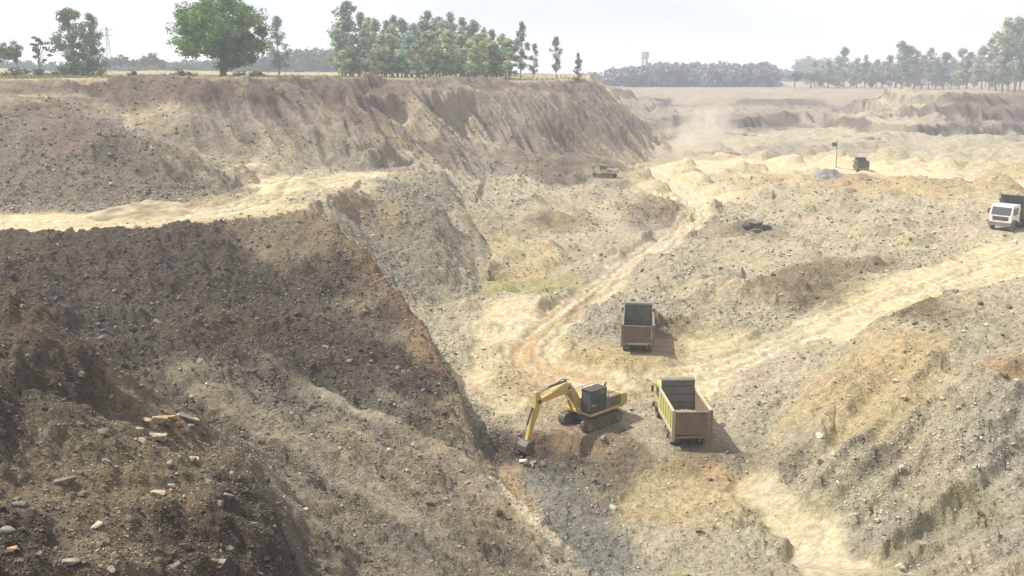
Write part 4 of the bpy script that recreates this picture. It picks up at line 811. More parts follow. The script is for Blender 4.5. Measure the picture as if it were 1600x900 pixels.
def excavator(name, loc, yaw, label, col, pts, buck, s=1.0, cat='excavator'):
    t = empty(name, loc, (0, 0, yaw)); t.scale = (s, s, s); tag(t, label, cat)
    for sx_ in (-1, 1):
        x0 = sx_*1.1; n = 10
        prof = [(-1.55+math.cos(a)*.40, .43+math.sin(a)*.41) for a in np.linspace(math.pi*1.5, math.pi*.5, 7)]+[(1.55+math.cos(a)*.40, .43+math.sin(a)*.41) for a in np.linspace(math.pi*.5, -math.pi*.5, 7)]
        tr = MB().prism(prof, x0-.28, x0+.28)
        P2 = [Vector((0, a, b)) for a, b in prof]+[Vector((0, prof[0][0], prof[0][1]))]
        for a, b in zip(P2[:-1], P2[1:]):
            m = max(1, int((b-a).length/.24)); d = (b-a).normalized(); nn_ = Vector((0, -d.z, d.y)) if True else None
            for k in range(m):
                c = a.lerp(b, (k+.5)/m); out = (c-Vector((0, 0, .43))); nn2 = Vector((0, -d.z, d.y)); nn2 = nn2 if nn2.dot(Vector((0, 0 if abs(c.y) < 1.5 else c.y, c.z-.43))) > 0 else -nn2
                q = [c-d*.05, c+d*.05]; vs = [Vector((xx, p.y, p.z))+nn2*h for h in (-.01, .055) for p in q for xx in (x0-.3, x0+.3)]
                tr.add(vs, [(0,1,3,2), (4,6,7,5), (0,4,5,1), (2,3,7,6), (0,2,6,4), (1,5,7,3)])
        tk = tr.build('track', M['dark'], t)
        ro = MB()
        for y in (-1.55, 1.55): ro.tube([(x0+sx_*.283, y, .43), (x0+sx_*.33, y, .43)], .3, 12)
        for y in np.linspace(-1.05, 1.05, 5): ro.tube([(x0+sx_*.283, y, .24), (x0+sx_*.32, y, .24)], .13, 8)
        tag(ro.build('roller', M['rust'], tk), kind='stuff')
    MB().box(-.8, .8, -.8, .8, .35, .85).tube([(0, 0, .84), (0, 0, 1.08)], .62, 18).build('undercarriage', M['dark'], t)
    MB().box(-1.28, 1.28, -2.1, 1.35, 1.08, 1.28).build('deck', M[col], t, bev=.02)
    MB().box(.32, 1.27, -1.8, 1.2, 1.281, 2.0).build('side_locker', M[col], t, bev=.04)
    MB().box(-1.27, .31, -1.9, -.35, 1.281, 2.12).build('engine_cover', M['rust' if col == 'digger' else col], t, bev=.06)
    lv = MB()
    for z in np.linspace(1.45, 1.95, 5): lv.box(-1.29, -1.272, -1.6, -.6, z, z+.05)
    lv.build('louvre', M['dark'], t)
    MB().prism([(-2.1, 1.05), (-1.92, 1.05), (-1.92, 2.12), (-2.3, 2.12), (-2.62, 1.95), (-2.62, 1.3)], -1.3, 1.3).build('counterweight', M[col], t, bev=.06)
    cb = MB()   # cab frame
    x0, x1, y0, y1, z0, z1 = -1.27, -.35, -.3, 1.35, 1.281, 2.95
    for (a, b, yb) in ((x0, y0, y0), (x1-.07, y0, y0), (x0, y1-.07, y1-.07), (x1-.07, y1-.07, y1-.07), (x0, .5, .5)): cb.box(a, a+.07, yb, yb+.07, z0, z1)
    cb.box(x0-.02, x1+.02, y0-.02, y1+.02, z1-.06, z1+.05).box(x0, x1, y0, y1, z0, z0+.12).box(x0+.005, x1-.005, y0+.005, y0+.06, z0+.1, z1-.8)
    cb.box(x0+.003, x0+.05, y0+.05, .5, z0+.1, z0+.65).box(x0+.003, x0+.05, .56, y1-.05, z0+.1, z0+.5)
    cab = cb.build('cab', M['black' if col == 'digger' else col], t)
    MB().box(x0+.02, x0+.035, y0+.07, y1-.07, z0+.62, z1-.06).build('window', M['glass'], cab)
    MB().box(x1-.035, x1-.02, y0+.07, y1-.07, z0+.5, z1-.06).build('window', M['glass'], cab)
    MB().box(x0+.07, x1-.07, y1-.035, y1-.02, z0+.12, z1-.06).build('window', M['glass'], cab)
    MB().box(x0+.07, x1-.07, y0+.02, y0+.035, z0+.8, z1-.06).build('window', M['glass'], cab)
    MB().tube([(-.3, -1.2, 2.1), (-.3, -1.2, 2.75), (-.3, -1.35, 2.85)], .07, 8).build('exhaust', M['black'], t)
    MB().tube([(.6, -1.0, 2.0), (.6, -1.0, 2.35)], .13, 10).build('air_filter', M['black'], t)
    hr = MB()
    for q in ([(1.2, -1.7, 2.0), (1.2, -1.7, 2.4), (1.2, .9, 2.4), (1.2, .9, 2.0)], [(1.2, -.4, 2.0), (1.2, -.4, 2.4)], [(-1.2, -1.85, 2.1), (-1.2, -1.85, 2.45), (-1.2, -.6, 2.45), (-1.2, -.6, 2.1)]): hr.tube(q, .022, 5)
    tag(hr.build('handrail', M['black'], t), kind='stuff')
    root, knee, tip, stop, sbot = [Vector((.0, a, b)) for a, b in pts]
    up_ = (root+knee)/2
    bm_ = MB().beam([root, root.lerp(knee, .5)+Vector((0, -.05, .05)), knee, knee.lerp(tip, .5), tip], [.42, .42, .42, .38, .34], [.36, .60, .78, .52, .32]); bm_.build('boom', M[col], t, bev=.03)
    MB().tube([tip-Vector((.3, 0, 0)), tip+Vector((.3, 0, 0))], .12, 10).tube([knee-Vector((.25, 0, 0)), knee+Vector((.25, 0, 0))], .11, 10).build('pivot_pin', M['black'], t)
    MB().beam([stop, stop.lerp(tip, .6), tip.lerp(sbot, .15), sbot], [.26, .3, .3, .26], [.24, .5, .50, .26]).build('stick', M[col], t, bev=.02)
    def ram(a, b, off=0, r=.085):
        a = Vector(a)+Vector((off, 0, 0)); b = Vector(b)+Vector((off, 0, 0)); m_ = a.lerp(b, .58)
        rm_ = MB().tube([a, m_], r, 8).build('hydraulic_ram', M['black' if off == 0 else col], t); MB().tube([m_, b], r*.5, 6).build('piston_rod', M['chrome'], rm_)
    for off in (-.30, .30): ram((0, root.y+.35, root.z-.35), knee+Vector((0, .05, -.25)), off)
    ram(knee+Vector((0, .1, .5)), stop)
    hz_ = MB().tube([knee+Vector((.15, -.4, .45)), knee+Vector((.15, .3, .62)), knee.lerp(tip, .6)+Vector((.15, 0, .5)), tip+Vector((.15, 0, .4))], .035, 5); hz_.build('hydraulic_hose', M['black'], t)
    # bucket
    sd_ = (sbot-tip).normalized(); ram(tip.lerp(sbot, .12)+Vector((0, .38, 0)), sbot+Vector((0, .34, .35)), 0, .07)
    bk = MB(); ca, sa = math.cos(buck), math.sin(buck); prof = [(p*.8, q*.85) for p, q in [(0, .15), (.35, .1), (.62, -.25), (.62, -.7), (.30, -1.05), (-.15, -1.12), (-.55, -.95)]]
    inn = [(p*.9-.01, q*.92-.02) for p, q in prof]
    R_ = lambda p: (sbot.y+p[0]*ca-p[1]*sa, sbot.z+p[0]*sa+p[1]*ca)
    o_ = [R_(p) for p in prof]; i_ = [R_(p) for p in inn]; hw = .45
    for k in range(len(prof)-1): bk.prism([o_[k], o_[k+1], i_[k+1], i_[k]], -hw, hw)
    for s_ in (-1, 1): bk.prism(o_, s_*hw-.03, s_*hw+.03)
    bko = bk.build('bucket', M['dark'], t)
    for k in range(5):
        xx = -.38+.19*k; a = R_((-.44, -.81)); b = R_((-.64, -.66)); MB().tube([(xx, *a), (xx, *b)], [.06, .02], 5).build('tooth', M['greyb'], bko)
    return t
x, y, z = G['exc']
excavator('excavator', (x, y, z), math.radians(133), 'yellow tracked digger bending its arm into the dark trench', 'digger',
          [(1.2, 1.5), (2.5, 3.3), (5.4, 2.95), (5.6, 3.7), (6.45, .3)], math.radians(5), .88)
x, y, z = G['sml']
excavator('excavator', (x, y, z), math.radians(62), 'small dull green digger at the foot of the far cliff', 'lime',
          [(1.0, 1.5), (1.9, 3.2), (3.6, 2.4), (3.9, 2.9), (3.2, .9)], math.radians(-20), .64)

# pole with lamp box and small heap of grey gravel
x, y, z = aim(1306, 262); t = empty('lamp_post', (x, y, z)); tag(t, 'thin leaning pole with a dark lamp box on the far floor', 'pole')
MB().tube([(0, 0, -.2), (-.02, 0, 2.6), (-.12, 0, 4.9)], [.09, .075, .06], 8).build('pole', M['rust'], t)
MB().box(-.95, -.2, -.25, .25, 3.75, 4.45).build('lamp_box', M['dark'], t); MB().tube([(-.1, 0, 4.2), (-.3, 0, 4.2)], .04, 6).build('bracket', M['dark'], t)
def heap(u, v, w_, h_, col, label, cat='heap', seed=0):
    x, y, z = aim(u, v); n = 22; vs = []; fs = []
    for j in range(n+1):
        for i in range(n+1):
            a, b = (i/n*2-1), (j/n*2-1); r = math.hypot(a, b); h = max(0, 1-r)**.8*h_*(1+.25*float(vnoise(np.array([a*3+seed]), np.array([b*3]))[0]))
            vs.append((a*w_/2, b*w_/2, zat(x+a*w_/2, y+b*w_/2)-z+h-.10+(.12*random.random() if h > .1 else 0)))
    for j in range(n):
        for i in range(n): k = j*(n+1)+i; fs.append((k, k+1, k+n+2, k+n+1))
    m, nt, bs = new_mat('heap soil'); nn = nd(nt, 'ShaderNodeTexNoise'); nn.inputs['Scale'].default_value = 4; nn.inputs['Detail'].default_value = 9
    nt.links.new(mixc(nt, ramp(nt, nn.outputs[0], .35, .65), tuple(q*.6 for q in col), tuple(min(q*1.3, .7) for q in col)), bs.inputs['Base Color']); bs.inputs['Roughness'].default_value = 1
    o = MB().add(vs, fs).build('gravel_heap', m); o.location = (x, y, z); tag(o, label, cat); return o
heap(1296, 273, 5.0, 1.0, (.16, .15, .145), 'grey gravel heap at the foot of the thin pole')
heap(465, 300, 8, 1.7, (.38, .32, .19), 'pale yellow soil heap at the inner corner of the bench road', seed=3)
heap(215, 333, 9, .9, (.30, .24, .15), 'low ochre soil heap beside the bench road below the grey talus', seed=5)
heap(420, 275, 7, 1.0, (.36, .29, .19), 'lumpy tan soil heap under the smooth part of the cliff', seed=8)
heap(380, 270, 4, .9, (.30, .24, .16), 'small brown soil heap behind the lumpy tan heap', seed=9)

# boulders one can point at
def boulder(u, v, px_, col, label, flat=.7, k=0, cat='rock', group=None):
    x, y, z = aim(u, v); _, _, dep = UV((x, y, z)); s = px_*1.15*dep/FPX
    me = ROCKME[k % 8]; o = bpy.data.objects.new('boulder', me); COL.objects.link(o); o.location = (x, y, z+s*.18*flat); o.scale = (s, s*.8, s*flat)
    o.rotation_euler = (random.uniform(-.2, .2), random.uniform(-.2, .2), random.uniform(-.5, .5)); o.color = (*col, 1); tag(o, label, cat, group); return o
PA = (.31, .265, .19); OR = (.33, .25, .16); GY = (.155, .14, .115); DK = (.075, .065, .055); WH = (.48, .45, .38)
boulder(245, 686, 27, PA, 'large pale flat rock at the front of the orange rock pile', .55, 0)
boulder(228, 660, 20, OR, 'orange rock at the left end of the near rock pile', .8, 1)
boulder(250, 658, 22, OR, 'orange rock in the middle of the near rock pile', .7, 2)
boulder(270, 654, 18, (.40, .27, .14), 'tan orange rock right of the middle of the near pile', .8, 3)
boulder(292, 655, 24, GY, 'grey rock at the right end of the near rock pile', .7, 4)
boulder(287, 674, 14, PA, 'small pale rock below the grey one of the near pile', .8, 5)
boulder(308, 660, 13, PA, 'pale rock at the far right tip of the near pile', .9, 6)
boulder(262, 668, 12, DK, 'dark rock behind the large pale flat rock', .9, 7)
boulder(238, 668, 15, (.40, .30, .18), 'tan rock squeezed between the orange rocks and the large pale one', .8, 3)
boulder(219, 672, 12, (.36, .33, .28), 'small pale rock at the lower left of the near pile', .8, 4)
boulder(279, 664, 15, (.30, .20, .12), 'brown rock in the middle right of the near pile', .8, 5)
boulder(298, 668, 13, (.20, .19, .18), 'dark grey rock just below the right end of the near pile', .8, 6)
boulder(304, 719, 14, WH, 'bright white rock alone on the slope below right of the near pile', .8, 1)
boulder(248, 774, 20, (.32, .27, .19), 'rounded tan rock in the middle of the near bench', .7, 2)
boulder(267, 760, 12, WH, 'small white rock just above the rounded tan rock', .8, 3)
boulder(102, 752, 30, GY, 'grey slab tilted on the left near slope', .45, 4)
boulder(30, 790, 22, GY, 'grey rock at the left edge of the near slope', .6, 5)
boulder(14, 832, 30, (.18, .18, .17), 'large bluish grey rock in the bottom left corner', .6, 6)
boulder(20, 860, 16, (.34, .2, .14), 'reddish rock beside the bluish grey corner rock', .8, 7)
boulder(817, 723, 12, WH, 'white rock at the edge of the dark trench by the bucket', .7, 0)
boulder(110, 879, 24, (.22, .19, .15), 'brown slab low on the near slope', .4, 2)
boulder(340, 878, 22, (.25, .21, .16), 'tan slab at the bottom of the near bench', .4, 3)
boulder(168, 722, 13, PA, 'pale rock left of and below the near pile', .7, 4)
for k, (u, v, q, c, l) in enumerate([(1168, 356, 17, DK, 'dark boulder left in the boulder group on the middle floor'), (1182, 352, 20, GY, 'grey boulder topmost in the boulder group on the middle floor'),
                     (1196, 357, 15, DK, 'dark boulder right in the boulder group on the middle floor'), (1181, 362, 14, GY, 'small grey boulder in front of the middle floor group')]): boulder(u, v, q, c, l, .7, k, group='boulders on the middle floor')

# ------------------------------------------------------------------ vegetation
ORD = lambda n: str(n)+('th' if 10 <= n % 100 <= 20 else {1: 'st', 2: 'nd', 3: 'rd'}.get(n % 10, 'th'))
def leaf_material():
    m, nt, bs = new_mat('foliage'); lk = nt.links.new
    at = nd(nt, 'ShaderNodeAttribute', attribute_name='tone'); oi = nd(nt, 'ShaderNodeObjectInfo')
    c = mixc(nt, 1.0, at.outputs['Color'], oi.outputs['Color'], 'MULTIPLY'); lk(c, bs.inputs['Base Color']); bs.inputs['Roughness'].default_value = .7; bs.inputs['Specular IOR Level'].default_value = .25
    tr = nd(nt, 'ShaderNodeBsdfTranslucent'); lk(c, tr.inputs[0]); ms = nd(nt, 'ShaderNodeMixShader'); ms.inputs[0].default_value = .25
    out = nt.nodes['Material Output']; lk(bs.outputs[0], ms.inputs[1]); lk(tr.outputs[0], ms.inputs[2]); lk(ms.outputs[0], out.inputs['Surface'])
    return m
MLEAF = leaf_material(); MBARK = paint('bark', (.16, .125, .095), .9, .3)
def leaves(clumps, per, leaf, rs):
    """clumps: (centre, radii) - leaf faces spread through each clump's shell"""
    n = len(clumps); C_ = np.array([c for c, r in clumps]); R_ = np.array([r for c, r in clumps])
    d = rs.normal(size=(n, per, 3)); d /= np.linalg.norm(d, axis=-1, keepdims=True); q = rs.rand(n, per, 1)**.45
    p = C_[:, None]+d*q*R_[:, None]; p = p.reshape(-1, 3); m = len(p)
    a = rs.normal(size=(m, 3))*1.0+d.reshape(-1, 3)*.9; a /= np.linalg.norm(a, axis=1, keepdims=True)
    b = np.cross(a, rs.normal(size=(m, 3))); b /= np.linalg.norm(b, axis=1, keepdims=True); c = np.cross(a, b); s = leaf*rs.uniform(.6, 1.4, (m, 1))
    vs = np.stack([p-b*s, p-c*s*.5, p+b*s, p+c*s*.5], 1).reshape(-1, 3); fs = np.arange(m*4).reshape(-1, 4)
    tone = np.repeat(rs.uniform(.6, 1.4, n), per)*rs.uniform(.8, 1.2, m); hue = np.repeat(rs.uniform(-.12, .12, n), per)
    t = np.stack([tone*(1+hue), tone, tone*(1-hue)], 1); return vs, fs, np.repeat(t, 4, 0)
def crown_obj(name, clumps, per, leaf, rs, parent=None):
    vs, fs, t = leaves(clumps, per, leaf, rs); o = mesh_np(name, vs, fs, 4, MLEAF, parent); set_col(o.data, 'tone', t); return o
def tree_kind(kind, seed):
    """unit tree of height 1: returns (trunk MB, clumps, per, leaf)"""
    rs = np.random.RandomState(seed); tk = MB(); cl = []
    if kind == 'slim':                                   # eucalyptus: bare stem, narrow ragged crown
        lean = rs.uniform(-.03, .03, 2); st_ = lambda h: Vector((lean[0]*h+.012*math.sin(h*9+seed), lean[1]*h, h))
        tk.tube([st_(h) for h in (-.02, .25, .5, .75, .95)], [.013, .011, .008, .005, .002], 6)
        wd = rs.uniform(.085, .125); c0_ = rs.uniform(.10, .22)
        for i in range(34):
            h = rs.uniform(c0_, 1)**.9; wl_ = wd*(1.25*math.sin(math.pi*min(1, max(.08, (h-c0_+.12)/(1.12-c0_))))**.7); a = rs.uniform(0, 6.28); r_ = wl_*rs.uniform(.1, 1)
            c = st_(h)+Vector((math.cos(a)*r_, math.sin(a)*r_, 0)); q = rs.uniform(.034, .064)
            cl.append((tuple(c), (q, q, q*1.15)))
            tk.tube([st_(h-.08), c], [.004, .0015], 4, False)
        cl.append((tuple(st_(.965)), (.025, .025, .045))); per, leaf = 75, .0155
    elif kind == 'mid':
        tk.tube([(0, 0, -.02), (.01, 0, .2), (-.01, .01, .5)], [.022, .018, .012], 7)
        for i in range(62):
            h = rs.uniform(.12, .96); a = rs.uniform(0, 6.28); r_ = .27*math.sin(math.pi*min(1, h*.9+.12))**.6*rs.uniform(.2, 1); c = Vector((math.cos(a)*r_, math.sin(a)*r_, h)); q = rs.uniform(.055, .09)
            cl.append((tuple(c), (q, q, q*.85)))
            if i % 2: tk.tube([(0, 0, min(.5, h*.6)), c], [.008, .002], 4, False)
        per, leaf = 90, .0165
    elif kind == 'round':
        tk.tube([(0, 0, -.02), (.015, 0, .25), (0, 0, .6)], [.035, .028, .015], 7)
        for i in range(32):
            d = rs.normal(size=3); d /= np.linalg.norm(d); q = rs.uniform(.08, .13); r_ = rs.uniform(.3, 1)
            c = Vector((d[0]*.34*r_, d[1]*.34*r_, .66+d[2]*.27*r_)); cl.append((tuple(c), (q, q, q*.8)))
            if i % 3 == 0: tk.tube([(0, 0, .35), c], [.012, .003], 4, False)
        per, leaf = 90, .022
    elif kind == 'open':
        tk.tube([(0, 0, -.02), (.03, 0, .3), (.0, 0, .6)], [.022, .016, .01], 6)
        for i in range(20):
            a = rs.uniform(0, 6.28); h = rs.uniform(.35, .97); r_ = rs.uniform(.05, .33)*(1.15-h*.5); c = Vector((math.cos(a)*r_, math.sin(a)*r_, h)); q = rs.uniform(.045, .08)
            cl.append((tuple(c), (q, q, q*.6))); tk.tube([(0, 0, min(.55, h*.6)), c], [.009, .002], 4, False)
        per, leaf = 75, .02
    elif kind == 'bush':
        for i in range(14):
            a = rs.uniform(0, 6.28); r_ = rs.uniform(0, .7); h = rs.uniform(.15, .8)*(1-r_*.5); q = rs.uniform(.2, .3); cl.append(((math.cos(a)*r_, math.sin(a)*r_, h), (q, q, q*.8)))
            tk.tube([(0, 0, -.05), (math.cos(a)*r_*.8, math.sin(a)*r_*.8, h*.9)], [.03, .01], 4, False)
        per, leaf = 45, .06
    return tk, cl, per, leaf
KINDS = {}
def proto(kind, seed):
    if (kind, seed) in KINDS: return KINDS[(kind, seed)]
    tk, cl, per, leaf = tree_kind(kind, seed); rs = np.random.RandomState(seed+50)
    to = tk.build('trunk' if kind != 'bush' else 'stem', MBARK); co = crown_obj('crown' if kind != 'bush' else 'foliage', cl, per, leaf, rs)
    KINDS[(kind, seed)] = (to.data, co.data, to.name, co.name)
    for q in (to, co): bpy.data.objects.remove(q)
    return KINDS[(kind, seed)]
def tree(kind, seed, u, vtop, D, col, label, group=None, wide=1.0, vbase=None, name=None, cat='tree', sink=.1):
    k_ = proto(kind, seed)
    x = (u-800)/FPX*(D*CP+1.5*SP); z = zat(x, D); vb = UV((x, D, z))[1]; dep = UV((x, D, z))[2]
    h = (vb-vtop)*dep/FPX; h = max(h, .5)
    r = empty(name or {'slim': 'eucalyptus_tree', 'mid': 'leafy_tree', 'round': 'round_tree', 'open': 'open_tree', 'bush': 'bush'}[kind], (x, D, z-sink), (0, 0, random.uniform(0, 6.28))); tag(r, label, cat, group)
    for me, nm, c in ((k_[0], 'trunk' if kind != 'bush' else 'stem', (1, 1, 1)), (k_[1], 'crown' if kind != 'bush' else 'foliage', col)):
        o = bpy.data.objects.new(nm, me); COL.objects.link(o); o.parent = r; o.scale = (h*wide, h*wide, h); o.color = (*c, 1)
    return r
# the broad tree
rs = np.random.RandomState(5); D0 = 152; u0 = 348
x = (u0-800)/FPX*(D0*CP); z0 = zat(x, D0); vb = UV((x, D0, z0))[1]; m_px = D0*CP/FPX; H = (vb+12)*m_px
bt = empty('broad_tree', (x, D0, z0-.1)); tag(bt, 'big round bright green tree alone at the cliff edge', 'tree')
tk = MB().tube([(0, 0, -.1), (.05, 0, 1.2), (.2, 0, 2.6), (.1, .2, 5), (0, 0, 8)], [.62, .48, .42, .3, .15], 9); cl = []
W2 = 81*m_px; cx = -2*m_px
for i in range(270):
    d = rs.normal(size=3); d /= np.linalg.norm(d); r_ = rs.rand()**.33
    e = Vector((cx+d[0]*W2*.90*r_, d[1]*W2*.82*r_, 7.0+d[2]*(H-7.6 if d[2] > 0 else 5.7)*r_*.96))
    if e.z < 3.4 and -5.5 < e.x < 0: e.z += 1.7
    q = rs.uniform(.7, 1.7); cl.append((tuple(e), (q, q*rs.uniform(.8, 1.2), q*.7)))
    if i % 9 == 0: tk.tube([(.1, 0, rs.uniform(1.8, 6)), (e.x*.5, e.y*.5, 3.4+e.z*.4), tuple(e)], [.16, .09, .03], 5, False)
tk.build('trunk', MBARK, bt); co = crown_obj('crown', cl, 110, .21, rs, bt); co.color = (.135, .23, .065, 1)
GRN = (.14, .21, .085); EUC = (.28, .33, .23); EUD = (.21, .25, .18); YG = (.34, .39, .22)  # EUC, EUD and YG are lightened greens with some haze painted in
L_ = 'trees on the left plateau'
tree('round', 1, 0, 62, 160, GRN, 'dark round tree cut by the left edge of the photo', L_, 1.1)
tree('round', 2, 28, 62, 172, (.14, .18, .10), 'small tree with a round head on a bare stem, second from the left', L_, .75)
tree('open', 3, 64, 56, 176, (.13, .16, .10), 'thin open crowned tree leaning over its haze, third from the left', L_, 1.2)
tree('mid', 4, 117, 15, 178, (.15, .22, .075), 'tall full green tree, left one of the close pair', L_, 1.12)
tree('mid', 5, 147, 22, 182, (.14, .20, .08), 'narrower green tree, right one of the close pair', L_, .8)
for k, (u, vt, D, wd, l) in enumerate([(98,98,170,1.5,'low dark bush left under the close pair of trees'), (118,100,168,1.6,'low dark bush under the tall tree of the pair'), (140,97,172,1.4,'low dark bush right under the close pair of trees'),
        (22,100,165,1.6,'dark bush at the foot of the round headed tree'), (62,103,168,1.3,'bush under the thin open tree'), (283,103,140,1.0,'dark bush just left of the big round tree'), (296,108,138,1.2,'low bush at the rim left of the big tree'), (210,106,150,.9,'tiny bush on the rim between pair and big tree'),
        (376,108,155,1.5,'dark bush in the shade right of the big trunk'), (400,107,156,1.4,'dark bush at the right skirt of the big tree')]):
    tree('bush', 20+k % 3, u, vt, D, (.06, .08, .035), l, 'bushes along the cliff top', wd, cat='bush')
tree('slim', 6, 436, 28, 235, (.16, .19, .13), 'pale grey green slim tree right of the big round tree', None, 1.35)
for k, (u, vt, D, wd) in enumerate([(172, 88, 330, 1.2), (190, 84, 360, 1.3), (208, 90, 350, 1.2), (237, 81, 330, 1.5), (228, 88, 340, 1.2), (252, 92, 350, 1.2)]):
    tree('round', 1+k % 2, u, vt, D, (.08, .11, .07), 'hazy small round tree, '+ORD([172,190,208,228,237,252].index(u)+1)+' from the left between the pair and the big tree', 'hazy small trees behind the left plateau', wd)
# plantation
ST = [(539, 6, 214, EUD), (530, 60, 210, EUC), (549, 30, 222, EUC), (562, 24, 232, EUC), (571, 40, 226, YG), (580, 30, 236, EUC), (591, 33, 228, EUC), (603, 36, 240, EUC), (612, 44, 230, YG), (620, 29, 238, EUD), (633, 31, 242, EUD),
      (644, 40, 236, EUC), (652, 42, 246, EUC), (662, 36, 240, EUD), (672, 23, 246, EUD), (681, 29, 250, EUC), (692, 38, 244, EUC), (702, 24, 250, EUC), (712, 40, 252, YG), (722, 32, 246, EUD), (733, 42, 254, EUC), (744, 35, 248, EUC),
      (757, 47, 250, EUC), (768, 49, 240, EUD), (778, 60, 252, YG), (787, 54, 244, EUC), (797, 62, 248, EUC)]
STO = sorted(q[0] for q in ST)
for k, (u, vt, D, c) in enumerate(ST):
    lab = 'tallest slim tree at the left end of the plantation' if k == 0 else 'slim '+('yellow green' if c is YG else 'grey green' if c is EUC else 'dark')+' plantation tree, '+ORD(STO.index(u)+1)+' from the left along its skyline'
    tree('slim', 6+k % 5, u, vt, D, tuple(q*random.uniform(.85, 1.15) for q in c), lab, 'plantation trees on the cliff top', random.uniform(1.15, 1.6))
YU = sorted(532+k*4.2+random.uniform(-3, 3) for k in range(64))
for k, u in enumerate(YU):
    tree('slim', 6+k % 5, u, random.uniform(44, 82)+(u-530)*.03, random.uniform(198, 236), tuple(q*random.uniform(.85, 1.2) for q in random.choice((YG, EUC, YG, EUD))), 'young low plantation tree, '+ORD(k+1)+' from the left among those under the skyline', 'young trees in front of the plantation', random.uniform(1.6, 2.4))
tree('slim', 8, 813, 38, 222, EUD, 'tall dark slim tree at the right end of the plantation', 'lone slim trees right of the plantation', 1.15)
tree('slim', 9, 833, 70, 230, EUC, 'short slim tree just right of the plantation', 'lone slim trees right of the plantation', 1.3)
tree('slim', 7, 869, 60, 222, EUD, 'dark slim tree standing alone near the end of the cliff', 'lone slim trees right of the plantation', 1.15)
tree('slim', 10, 903, 84, 214, EUD, 'shorter slim tree at the very end of the cliff', 'lone slim trees right of the plantation', 1.4)
tree('bush', 21, 902, 116, 209, (.16, .18, .07), 'yellow green bush at the foot of the last slim tree', None, 1.0, cat='bush')
# right side beyond the far rim
RT = [(1262,108,520),(1274,92,470),(1284,98,480),(1296,92,470),(1305,96,480),(1312,84,460),(1320,72,470),(1331,94,480),(1340,88,470),(1352,84,460),(1362,96,480),(1371,90,470),(1382,94,460),(1392,84,455),(1402,90,470),(1411,62,440),(1420,70,440),
      (1430,78,440),(1442,84,450),(1453,74,430),(1464,86,440),(1476,80,430),(1488,88,440),(1500,74,420),(1512,80,420),(1524,84,410),(1536,70,400),(1548,60,390),(1558,50,380),(1568,22,360),(1578,30,365),(1588,20,360),(1597,34,370),(1608,26,365),(1620,40,370)]
for k, (u, vt, D) in enumerate(RT):
    tall = k >= 29; vt += 12 if tall else 4
    tree('slim', 6+k % 5, u, vt, D, tuple(q*random.uniform(.9, 1.2) for q in (EUC if k % 3 else (.14, .16, .11))), ORD(k-29+1)+' from the left of the tall hazy trees in the top right corner' if tall else 'hazy slim tree, '+ORD(k+1)+' from the left in the row behind the far right rim', 'tall trees in the top right corner' if tall else 'trees behind the far right rim', random.uniform(1.3, 1.8) if not tall else 1.3)
for k in range(26):
    u = 1268+k*13.5+random.uniform(-5, 5)*.9; tree('mid' if k % 2 else 'round', (4, 5)[k % 2] if k % 2 else 1+k % 2, u, random.uniform(108, 118), random.uniform(455, 500), (.13, .16, .10), 'low hazy tree, '+ORD(k+1)+' from the left filling gaps behind the far right rim', 'low trees behind the far right rim', random.uniform(1.2, 1.6))
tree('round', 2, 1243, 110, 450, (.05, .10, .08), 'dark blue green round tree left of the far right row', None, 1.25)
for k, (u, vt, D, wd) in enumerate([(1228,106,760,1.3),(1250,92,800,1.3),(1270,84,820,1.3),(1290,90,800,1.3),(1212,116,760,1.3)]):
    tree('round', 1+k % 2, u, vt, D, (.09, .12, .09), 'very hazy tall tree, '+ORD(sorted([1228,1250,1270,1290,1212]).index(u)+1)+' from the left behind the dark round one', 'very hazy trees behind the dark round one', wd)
# shrub and tufts on the cliff
for u, v, px_, l in [(440, 150, 26, 'yellow green shrub hanging on the cliff below the big tree'), (905, 122, 14, 'small dry shrub at the end of the cliff top'), (425, 140, 14, 'small green shrub left of the hanging yellow one'), (978, 205, 12, 'small dry shrub on the nose of the cliff')]:
    x, y, z = aim(u, v); k_ = proto('bush', 21); s = px_*UV((x, y, z))[2]/FPX/1.6
    r = empty('shrub', (x, y, z-.1)); tag(r, l, 'shrub')
    for me, nm, c in ((k_[0], 'stem', (1, 1, 1)), (k_[1], 'foliage', (.24, .24, .08))):
        o = bpy.data.objects.new(nm, me); COL.objects.link(o); o.parent = r; o.scale = (s, s, s*.9); o.color = (*c, 1)
# far woods, too far to tell tree from tree
def wood(name, us, D, tops, col, label, seed, n, leaf):
    rs = np.random.RandomState(seed); cl = []
    for k in range(n):
        u = rs.uniform(us[0], us[1]); Dk = D*rs.uniform(.97, 1.12); x = (u-800)/FPX*Dk*CP; z = zat(x, Dk); vt = np.interp(u, [q[0] for q in tops], [q[1] for q in tops])+rs.uniform(0, 9)
        zt = CAMZ+(108-vt)/FPX*Dk; h = max(zt-z, 3)
        for i in range(7):
            q = rs.uniform(1.2, 2.6); cl.append(((x+rs.uniform(-3, 3), Dk+rs.uniform(-3, 3), z+h*rs.uniform(.15, 1)-q*.6), (q, q, q)))
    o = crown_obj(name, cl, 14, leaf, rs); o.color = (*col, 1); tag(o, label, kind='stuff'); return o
wood('far_wood', (945, 1212), 500, [(945, 117), (960, 108), (1000, 101), (1030, 97), (1060, 99), (1085, 96), (1110, 101), (1140, 97), (1165, 100), (1190, 97), (1205, 101), (1212, 108)], (.19, .20, .23), 'far wood fading to lilac in the haze beyond the pit', 31, 420, 1.3)  # bluish pale leaf colour paints extra haze
wood('far_wood', (-60, 560), 430, [(-60, 92), (100, 96), (170, 90), (260, 96), (420, 88), (450, 78), (500, 76), (530, 82), (560, 90)], (.07, .10, .06), 'hazy tree line low behind the left plateau', 33, 420, 1.0)
